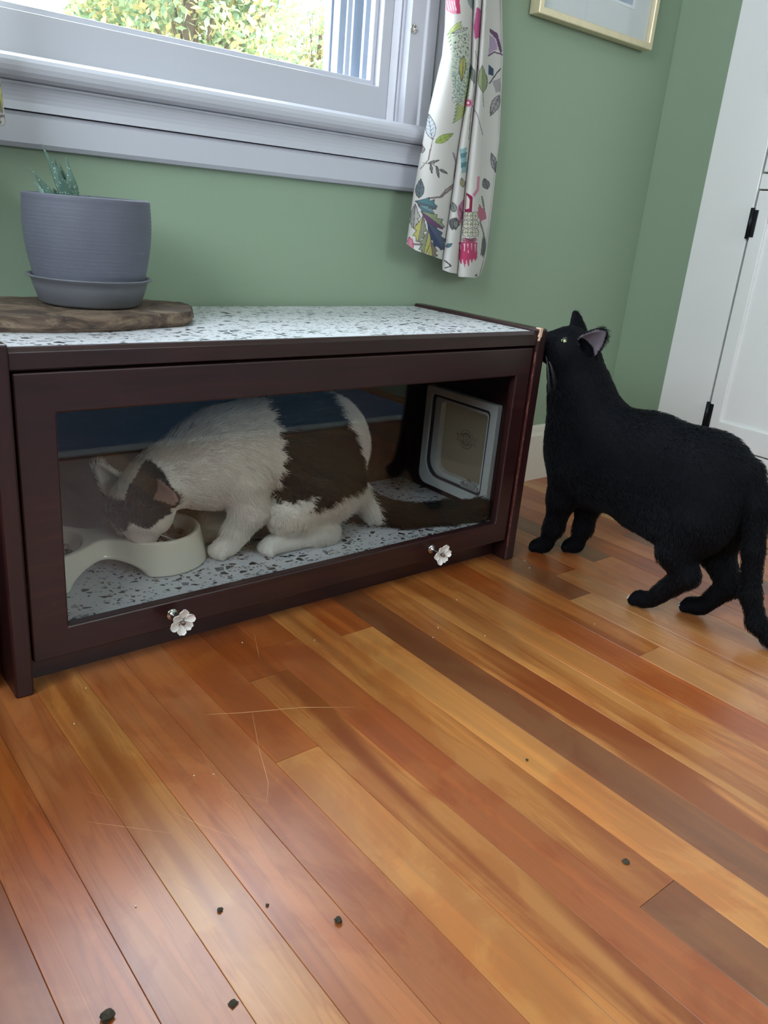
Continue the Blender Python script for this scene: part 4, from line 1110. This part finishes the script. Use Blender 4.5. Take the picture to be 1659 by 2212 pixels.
# hind legs
bc.cone((BX, -0.200, 0.165), (1.000, -0.300, 0.160), 0.036, 0.040, 0.03)
bc.ell((0.998, -0.335, 0.200), (0.036, 0.060, 0.070), None, 0.03)
bc.chain([((0.998, -0.335, 0.185), 0.048), ((0.986, -0.318, 0.128), 0.032), ((0.984, -0.344, 0.094), 0.0205), ((0.985, -0.292, 0.026), 0.0150)], 0.012)
bc.paw((0.985, -0.272, 0.0165), (-0.10, 1.0), 0.0168)
bc.ell((1.060, -0.352, 0.205), (0.036, 0.055, 0.066), None, 0.03)
bc.chain([((1.060, -0.352, 0.180), 0.044), ((1.062, -0.348, 0.125), 0.029), ((1.061, -0.388, 0.076), 0.0195), ((1.052, -0.354, 0.022), 0.0150)], 0.012)
bc.paw((1.049, -0.338, 0.0165), (-0.25, 1.0), 0.0168)
bc.chain([((BX, -0.385, 0.285), 0.026), ((BX, -0.412, 0.240), 0.020), ((BX, -0.424, 0.165), 0.0165), ((BX + 0.002, -0.437, 0.088), 0.0158), ((BX + 0.007, -0.458, 0.040), 0.0150), ((BX + 0.016, -0.484, 0.021), 0.0138), ((BX + 0.03, -0.512, 0.0165), 0.0110)], 0.010)
BK = np.array((0.0022, 0.0025, 0.0042)); BKP = np.array(srgb(150, 140, 150)[:3])
def black_tint(P):
    c = np.tile(BK, (len(P), 1)); c[bc.inner_ear(P)] = BKP * 0.55
    return c
cv, cq = surface_nets(bc.f, (0.925, -0.545, -0.008), (1.120, 0.090, 0.515), 0.0034)
cv[:, 2] = np.maximum(cv[:, 2], 0.0004)
blackcat = tag(empty('black_cat', (BX, -0.2, 0)), 'black cat standing on the floor sniffing the cabinet corner', 'cat')
mesh_np('body', cv, cq, 'black_coat', blackcat, True, black_tint(cv))
bflow = flow_from([((BX, 0.03, 0.25), (0, -0.2, -1)), ((BX, -0.2, 0.33), (0, -1, 0)), ((BX, -0.35, 0.32), (0, -1, -0.6)), ((0.97, -0.2, 0.22), (0, -0.8, -0.5)), ((0.99, -0.03, 0.1), (0, 0, -1)), ((1.0, -0.32, 0.12), (0, -0.2, -1)),
                   ((BX, -0.43, 0.12), (0, 0, -1)), (tuple(HB + FB * 0.04), -FB), (tuple(HB), -FB + np.array((0, 0, -0.3))), ((1.0, -0.03, 0.34), (0, -0.3, -1)), ((1.09, -0.2, 0.22), (0, -0.8, -0.5)), ((BX, -0.2, 0.13), (0, -0.8, -0.4))])
def blen(P):
    L = np.full(len(P), 0.0095)
    dh = np.linalg.norm(P - HB, axis=1)
    L = np.where(dh < 0.075, 0.0045, L)
    L = np.where(np.linalg.norm(P - (HB + FB * 0.05), axis=1) < 0.028, 0.0022, L)
    L = np.where(P[:, 2] < 0.05, 0.0045, L); L = np.where(P[:, 2] < 0.022, 0.0022, L)
    L = np.where((P[:, 1] < -0.40), 0.0085, L)
    L = np.where((P[:, 2] > 0.10) & (P[:, 2] < 0.17) & (P[:, 1] < -0.08) & (P[:, 1] > -0.30), 0.0135, L)
    L[bc.inner_ear(P)] = 0.0
    return L
tag(make_fur('fur', blackcat, cv, cq, bc.f, black_tint, bflow, blen, 62000, 0.00024, 'black_fur'), 'short glossy black fur', kind='stuff')
def eyeball(cat, c, outdir, up, r, nm='eye'):
    c = np.array(c); n = norm(outdir)
    bm = bmesh.new(); bmesh.ops.create_uvsphere(bm, u_segments=20, v_segments=14, radius=r, matrix=Matrix.Translation(c))
    e = obj_bm(nm, bm, 'cat_eye', cat, smooth=True)
    bm = bmesh.new(); bmesh.ops.create_uvsphere(bm, u_segments=14, v_segments=10, radius=1, matrix=Matrix.Translation(c + n * r * 0.72) @ Vector(n).to_track_quat('Z', 'Y').to_matrix().to_4x4() @ Matrix.Diagonal((r * 0.34, r * 0.55, r * 0.34, 1)))
    obj_bm('pupil', bm, 'pupil_black', e, smooth=True)
    return e
def hit(f, px, py, t0=0.8):
    d = _dirs(px, py); d = d / np.linalg.norm(d); t = t0
    for _ in range(80):
        e = float(f((_C + d * t)[None])[0]); t += e * 0.8
        if e < 0.0003: break
    return _C + d * t
e1 = hit(bc.f, 1217, 736)
q_ = AXB @ (e1 - HB)
for sg in (1, -1):
    c_ = HB + FB * q_[0] + LB * q_[1] * sg + UB * q_[2]; n_ = norm(LB * sg * 0.75 + FB * 0.60 + UB * 0.15)
    eyeball(blackcat, c_ - n_ * 0.0052, n_, UB, 0.0074)
    bm = bmesh.new()
    for lid in (1, -1):      # upper and lower eyelids
        pts = []
        for a_ in np.linspace(-1.0, 1.0, 9):
            fw = norm(FB - n_ * (FB @ n_)); upv = np.cross(n_, fw) * (1 if np.cross(n_, fw)[2] > 0 else -1)
            pts.append(c_ - n_ * (0.0012 + 0.004 * abs(a_) ** 2) + fw * 0.0074 * a_ + upv * lid * (0.0034 if lid > 0 else 0.0030) * (1 - 0.55 * a_ * a_))
        tube_bm(bm, [tuple(p) for p in pts], [0.0012] + [0.0030] * 7 + [0.0012], 8)
    obj_bm('eyelid', bm, 'pupil_black', blackcat, smooth=True)
def whiskers(cat, base, side, fwd, upv, mat, n=6, L=0.05, droop=0.4):
    bm = bmesh.new()
    for i in range(n):
        b = Vector(base + upv * 0.002 * (i - n / 2) + fwd * 0.002 * ((i * 7) % 3 - 1))
        d = Vector(norm(side * (0.8 + 0.1 * (i % 3)) + fwd * (0.25 - 0.12 * i) + upv * (0.15 - 0.12 * i)))
        pts = [b + d * L * t + Vector((0, 0, -droop * L * t * t)) for t in np.linspace(0, 1, 8)]
        tube_bm(bm, pts, [0.00035 * (1 - 0.8 * t) for t in np.linspace(0, 1, 8)], 5)
    return obj_bm('whiskers', bm, mat, cat, smooth=True)
whiskers(blackcat, HB + FB * 0.048 + LB * 0.016 - UB * 0.015, LB - FB * 0.6, -FB * 0.5, UB, 'whisker', 6, 0.055, 0.9)
def claws(cat, c, fwd, n, r=0.017):
    f = norm((fwd[0], fwd[1], 0)); l = np.array((-f[1], f[0], 0)); c = np.array(c)
    for t in n:
        tc = c + f * r * (1.42 - 0.22 * abs(t)) + l * r * 0.70 * t + np.array((0, 0, -r * 0.15))
        tube('claw', [tuple(tc), tuple(tc + f * 0.003 - np.array((0, 0, 0.0012))), tuple(tc + f * 0.005 - np.array((0, 0, 0.004)))], [0.0016, 0.0012, 0.0003], 'claw', cat, 8)
claws(blackcat, (1.075, -0.040, 0.0162), (-0.45, 0.85), (-0.36, 0.36)); claws(blackcat, (0.985, -0.272, 0.0165), (-0.10, 1.0), (0.36, 1.05)); claws(blackcat, (1.049, -0.338, 0.0165), (-0.25, 1.0), (0.36, 1.05))

# ---------------- white and black cat eating inside the cabinet
wc = Cat()
wc.ell((0.545, 0.168, 0.232), (0.105, 0.082, 0.100), None, 0.04)
wc.ell((0.452, 0.168, 0.248), (0.110, 0.072, 0.084), None, 0.05)
wc.ell((0.360, 0.162, 0.234), (0.085, 0.064, 0.078), None, 0.045)
wc.cone((0.345, 0.162, 0.242), (0.250, 0.160, 0.214), 0.068, 0.050, 0.03)
HW = np.array((0.210, 0.150, 0.184)); FW = norm((0.09, -0.10, -0.99)); LW0 = norm((0.40, -0.92, 0.0)); LW = norm(LW0 - FW * (LW0 @ FW)); UW = np.cross(FW, LW)
AXW = np.stack([FW, LW, UW])
wc.ell(HW, (0.051, 0.049, 0.044), AXW, 0.02)
for sg in (1, -1): wc.ell(HW + FW * 0.016 + LW * 0.025 * sg - UW * 0.010, (0.029, 0.022, 0.025), AXW, 0.012)
wc.ell(HW + FW * 0.046 - UW * 0.006, (0.023, 0.022, 0.018), AXW, 0.012)
wc.ell(HW + FW * 0.038 + UW * 0.010, (0.027, 0.012, 0.014), AXW, 0.012)
wc.ear(HW - FW * 0.024 - LW * 0.028 + UW * 0.010, (0.166, 0.204, 0.242), 0.0230, norm((-0.6, -0.75, -0.2)), 1.9)
wc.ear(HW - FW * 0.022 + LW * 0.034 + UW * 0.002, (0.245, 0.080, 0.206), 0.0240, norm((-0.30, -0.80, 0.45)), 1.9)
wc.chain([((0.378, 0.124, 0.205), 0.042), ((0.386, 0.116, 0.160), 0.0285), ((0.366, 0.123, 0.118), 0.0195), ((0.360, 0.128, ZF + 0.024), 0.0170)], 0.014)
wc.paw((0.348, 0.130, ZF + 0.0172), (-1, -0.15), 0.0182)
wc.chain([((0.378, 0.198, 0.205), 0.040), ((0.385, 0.204, 0.160), 0.027), ((0.366, 0.200, 0.118), 0.021), ((0.360, 0.200, ZF + 0.024), 0.018)], 0.016)
wc.paw((0.350, 0.200, ZF + 0.0172), (-1, -0.1), 0.0182)
for sy in (-1, 1):
    yc = 0.168 + sy * 0.066
    wc.ell((0.525, yc, 0.178), (0.085, 0.034, 0.068), None, 0.025)
    wc.chain([((0.510, yc, 0.175), 0.046), ((0.446, yc + 0.006 * sy, 0.146), 0.030), ((0.520, yc, 0.104), 0.022), ((0.536, yc, ZF + 0.020), 0.0185), ((0.450, yc, ZF + 0.0175), 0.0165)], 0.016)
    wc.paw((0.428, yc + 0.001, ZF + 0.0172), (-1, -0.06), 0.0182)
TAILW = [((0.622, 0.150, 0.150), 0.026), ((0.660, 0.122, 0.112), 0.021), ((0.720, 0.094, ZF + 0.021), 0.0195), ((0.800, 0.072, ZF + 0.0205), 0.0190), ((0.872, 0.056, ZF + 0.020), 0.0175), ((0.890, 0.052, ZF + 0.020), 0.013)]
wc.chain(TAILW, 0.012)
WH = np.array(srgb(232, 224, 212)[:3]); WB = np.array((0.006, 0.006, 0.007)); PK = np.array(srgb(190, 150, 140)[:3])
PATCH = np.array([(0.430, 0.40), (0.552, 0.40), (0.560, 0.335), (0.566, 0.300), (0.585, 0.262), (0.604, 0.222), (0.622, 0.189), (0.615, 0.176), (0.574, 0.172), (0.534, 0.173), (0.505, 0.163), (0.470, 0.156), (0.484, 0.186), (0.457, 0.176), (0.421, 0.174), (0.431, 0.203), (0.438, 0.242), (0.432, 0.289)])
def in_poly(x, z, pts):
    ins = np.zeros(len(x), bool)
    for i in range(len(pts)):
        a, b = pts[i], pts[(i + 1) % len(pts)]
        ins ^= ((a[1] > z) != (b[1] > z)) & (x < (b[0] - a[0]) * (z - a[1]) / (b[1] - a[1] + 1e-9) + a[0])
    return ins
def white_tint(P):
    c = np.tile(WH, (len(P), 1))
    jx = 0.004 * np.sin(P[:, 2] * 260 + P[:, 1] * 90); jz = 0.003 * np.sin(P[:, 0] * 300)
    m = in_poly(P[:, 0] + jx, P[:, 2] + jz, PATCH)
    tl = (P[:, 0] > 0.645) & (P[:, 2] < 0.155) & (P[:, 0] + 0.3 * P[:, 2] > 0.690)
    q = (P - HW) @ AXW.T
    hd = (np.linalg.norm(P - HW, axis=1) < 0.085)
    face = hd & (q[:, 2] > -0.016) & (q[:, 0] < 0.031 + 0.005 * np.sin(q[:, 1] * 190 + 1.0) - 0.25 * np.clip(q[:, 1], 0, 1) - 0.3 * np.clip(q[:, 2] - 0.02, 0, 1)) & ~((q[:, 0] < -0.022) & (np.abs(q[:, 1] + 0.004) < 0.018))
    face |= hd & (q[:, 1] < -0.004) & (q[:, 0] < 0.033 + 0.004 * np.sin(q[:, 2] * 220)) & (q[:, 2] > -0.02) & ~((q[:, 0] < -0.022) & (q[:, 1] > -0.02))
    face &= ~((q[:, 1] < -0.018) & (q[:, 0] < -0.020))
    m |= face | tl
    c[m] = WB
    ie = wc.inner_ear(P); c[ie & (q[:, 1] > 0)] = PK * 0.5; c[ie & (q[:, 1] > 0) & (P[:, 2] < 0.203)] = WB; c[ie & (q[:, 1] <= 0)] = WH * 0.8
    c[hd & (q[:, 0] > 0.052) & (np.abs(q[:, 1]) < 0.007) & (q[:, 2] > 0.0)] = PK
    return c
cv, cq = surface_nets(wc.f, (0.110, 0.040, ZF - 0.010), (0.915, 0.300, 0.365), 0.0036)
cv[:, 2] = np.maximum(cv[:, 2], ZF + 0.0004)
whitecat = tag(empty('white_cat', (0.45, 0.165, ZF)), 'white cat with black patches eating behind the cabinet glass', 'cat')
mesh_np('body', cv, cq, 'cat_coat', whitecat, True, white_tint(cv))
wflow = flow_from([((0.30, 0.16, 0.28), (1, 0, 0.2)), ((0.45, 0.16, 0.33), (1, 0, 0)), ((0.60, 0.16, 0.30), (0.8, 0, -0.8)), ((0.64, 0.13, 0.18), (0.5, 0, -1)), ((0.50, 0.09, 0.2), (0.9, 0, -0.5)), ((0.36, 0.1, 0.2), (0.6, 0, -0.8)), ((0.35, 0.12, 0.1), (0, 0, -1)),
                   ((0.53, 0.09, 0.11), (0.6, 0, -0.6)), ((0.46, 0.1, 0.09), (-1, 0, 0)), ((0.75, 0.08, 0.1), (1, -0.25, 0)), (tuple(HW + FW * 0.04), -FW), (tuple(HW + UW * 0.03), -FW), ((0.28, 0.12, 0.2), (1, 0, -0.1)), ((0.45, 0.16, 0.14), (0.8, 0, -0.5))])
def wlen(P):
    L = np.full(len(P), 0.0115)
    L = np.where(P[:, 0] > 0.55, 0.015, L); L = np.where((P[:, 0] > 0.665) & (P[:, 2] < 0.16), 0.021, L)
    dh = np.linalg.norm(P - HW, axis=1); L = np.where(dh < 0.078, 0.0050, L)
    L = np.where(np.linalg.norm(P - (HW + FW * 0.05), axis=1) < 0.030, 0.0026, L)
    L = np.where((P[:, 2] < ZF + 0.045) & (P[:, 0] < 0.50), 0.0035, L)
    L[wc.inner_ear(P)] = 0.0
    return L
tag(make_fur('fur', whitecat, cv, cq, wc.f, white_tint, wflow, wlen, 85000, 0.00024, 'cat_fur', 0.5), 'soft white and black fur', kind='stuff')
whiskers(whitecat, HW + FW * 0.046 + LW * 0.015 - UW * 0.004, LW, -FW * 0.3, UW, 'whisker_white', 5, 0.045, 0.2)

# ================================================================== SMALL THINGS ON THE FLOOR
def crumb(name, x, y, r, label, mat, seed, flat=0.5, cat='crumb'):
    rr = random.Random(seed); bm = bmesh.new(); bmesh.ops.create_icosphere(bm, subdivisions=2, radius=r)
    for v in bm.verts:
        v.co *= rr.uniform(0.65, 1.2); v.co.z *= flat
    zmin = min(v.co.z for v in bm.verts)
    bmesh.ops.translate(bm, verts=bm.verts, vec=(x, y, -zmin + 0.0002))
    return tag(obj_bm(name, bm, mat, None), label, cat)
crumb('dried_leaf_bit', -0.094, -0.493, 0.0062, 'dark grey green crumb at the bottom edge of the picture', 'debris_dark', 1)
crumb('dried_leaf_bit', 0.118, -0.523, 0.0042, 'dark crumb lying on the pinkish boards at the lower middle', 'debris_dark', 2)
crumb('dried_leaf_bit', 0.033, -0.449, 0.0028, 'small reddish black crumb on a plank seam at lower left', 'debris_dark', 3)
crumb('dried_leaf_bit', 0.422, -0.636, 0.0044, 'flat dark speck on the tan board at lower right', 'debris_dark', 4, 0.15)
crumb('dried_leaf_bit', 0.073, -0.469, 0.0018, 'tiny dark speck just right of the reddish black crumb', 'debris_dark', 5)
crumb('dried_leaf_bit', 0.462, -0.458, 0.0020, 'tiny black speck on the golden board in the middle', 'debris_dark', 6)
crumb('dried_leaf_bit', -0.004, -0.541, 0.0045, 'dark splinter in a plank seam at the lower left', 'debris_dark', 7, 0.2)
SCR = [[(0.169, -0.158), (0.208, -0.178), (0.283, -0.21), (0.345, -0.248)], [(0.33, -0.005), (0.312, -0.045), (0.298, -0.075)], [(0.055, -0.303), (0.069, -0.334), (0.095, -0.379)], [(0.221, -0.186), (0.189, -0.258), (0.167, -0.316), (0.145, -0.348)],
       [(-0.027, -0.266), (-0.001, -0.291), (0.039, -0.33)], [(0.135, -0.082), (0.135, -0.103)], [(0.107, -0.305), (0.114, -0.355)], [(0.006, -0.373), (0.027, -0.426)], [(0.12, -0.30), (0.15, -0.345)], [(-0.01, -0.22), (0.01, -0.25)]]
for i, s in enumerate(SCR):
    wd = 0.0007 if i == 0 else 0.00032
    bm = bmesh.new(); tube_bm(bm, [(x, y, 0.0001) for x, y in s], [wd * 0.5] + [wd] * (len(s) - 2) + [wd * 0.3], 4)
    for v in bm.verts: v.co.z = max(0.00005, v.co.z * 0.3)
    o = obj_bm('scratch', bm, 'scratch_pale', fl)
r2 = random.Random(21)
for i in range(14):
    x, y = [(0.95, -0.02), (0.60, -0.14), (0.57, -0.16), (0.30, -0.02), (0.06, -0.02), (0.10, -0.26), (0.12, -0.27), (0.02, -0.09), (0.93, -0.05), (0.85, -0.27), (0.65, -0.20), (0.70, -0.08), (-0.03, -0.40), (0.40, -0.07)][i]
    bm = bmesh.new(); bmesh.ops.create_icosphere(bm, subdivisions=1, radius=0.0011)
    bmesh.ops.translate(bm, verts=bm.verts, vec=(x, y, 0.0009)); obj_bm('dust_speck', bm, 'debris_pale', fl)

# ================================================================== OUTSIDE
gr = box('ground', (-30, YW + 0.4, -0.9), (40, 60, -0.6), 'grass'); tag(gr, 'lawn outside the window', kind='structure')
def tree(name, px, py, y, rad, zr, nleaf, label, cols, seed, size=(0.04, 0.07)):
    rg = np.random.default_rng(seed)
    c0 = at_y(px, py, y); x = float(c0[0]); zc = float(c0[2])
    t = tag(empty(name, (x, y, -0.6)), label, 'tree', 'trees outside the window')
    tube('trunk', [(x, y, -0.6), (x + 0.05, y, (zc - 0.6) * 0.3), (x - 0.05, y + 0.05, zc * 0.7), (x, y, zc + zr * 0.5)], [0.12, 0.10, 0.07, 0.03], 'bark', t, 10)
    cl = []
    for k in range(46):
        d = rg.normal(0, 1, 3); d /= np.linalg.norm(d); d *= rg.random() ** 0.4
        cl.append((x + d[0] * rad, y + d[1] * rad * 0.8, zc + d[2] * zr))
    for k in range(20):
        e = cl[k]; z0 = min(zc * 0.6, e[2] - 0.2) if e[2] > zc else zc * 0.5
        tube('branch', [(x, y, z0), ((x + e[0]) / 2, (y + e[1]) / 2, (z0 + e[2]) / 2 + 0.08), e], [0.028, 0.018, 0.006], 'bark', t, 6)
    cl = np.array(cl); c = cl[rg.integers(0, len(cl), nleaf)] + rg.normal(0, 1, (nleaf, 3)) * np.array((0.21, 0.21, 0.17)) * (rad / 1.3)
    dd = rg.normal(0, 1, (nleaf, 3)); dd /= np.linalg.norm(dd, axis=1, keepdims=True); e2 = np.cross(dd, rg.normal(0, 1, (nleaf, 3))); e2 /= np.linalg.norm(e2, axis=1, keepdims=True); n3 = np.cross(dd, e2)
    s_ = rg.uniform(size[0], size[1], (nleaf, 1))
    V = np.stack([c - dd * s_, c + e2 * s_ * 0.5 + n3 * s_ * 0.12, c + dd * s_, c - e2 * s_ * 0.5 + n3 * s_ * 0.12], 1).reshape(-1, 3)
    cc = np.array(cols)[rg.integers(0, len(cols), nleaf)] * rg.uniform(0.7, 1.2, (nleaf, 1))
    o = mesh_np('foliage', V, np.arange(nleaf * 4).reshape(-1, 4), 'leaf', t, False, np.repeat(cc, 4, 0)); o['kind'] = 'stuff'
    return t
YG = [srgb(164, 158, 112)[:3], srgb(134, 148, 108)[:3], srgb(172, 156, 112)[:3], srgb(118, 138, 108)[:3]]
GG = [srgb(116, 140, 114)[:3], srgb(130, 146, 114)[:3], srgb(146, 152, 114)[:3]]
tree('garden_tree', 420, 20, 6.0, 0.95, 0.95, 9000, 'yellowing leafy tree in the middle of the window view', YG, 3, (0.026, 0.050))
tree('garden_tree', 320, -10, 8.5, 0.95, 1.3, 7000, 'green leafy tree behind and left of the yellowing tree', GG, 5)
tree('garden_tree', 690, 140, 11.2, 1.5, 0.95, 6500, 'low yellow green tree at the right of the window view', YG, 8)
hc = at_y(176, 60, 10.2)
hs = tag(empty('neighbour_house', (float(hc[0]) - 3, 10.2, -0.6)), 'white clapboard house at the left of the window view', 'house')
hx = float(hc[0])
for i in range(32):
    z0 = -0.6 + i * 0.16
    prism_pts('clapboard', [(10.2, z0), (10.182, z0), (10.196, z0 + 0.165), (10.2, z0 + 0.165)], 0, hx - 6, hx - 0.12, 'siding_white', hs)
box('wall', (hx - 6, 10.2, -0.6), (hx, 16, 4.6), 'siding_white', hs)
box('corner_board', (hx - 0.13, 10.172, -0.6), (hx + 0.02, 10.2, 4.6), 'house_blue', hs)
prism_pts('roof', [(10.0, 4.6), (16.2, 4.6), (13.1, 6.9)], 0, hx - 6.2, hx + 0.2, 'house_blue', hs)
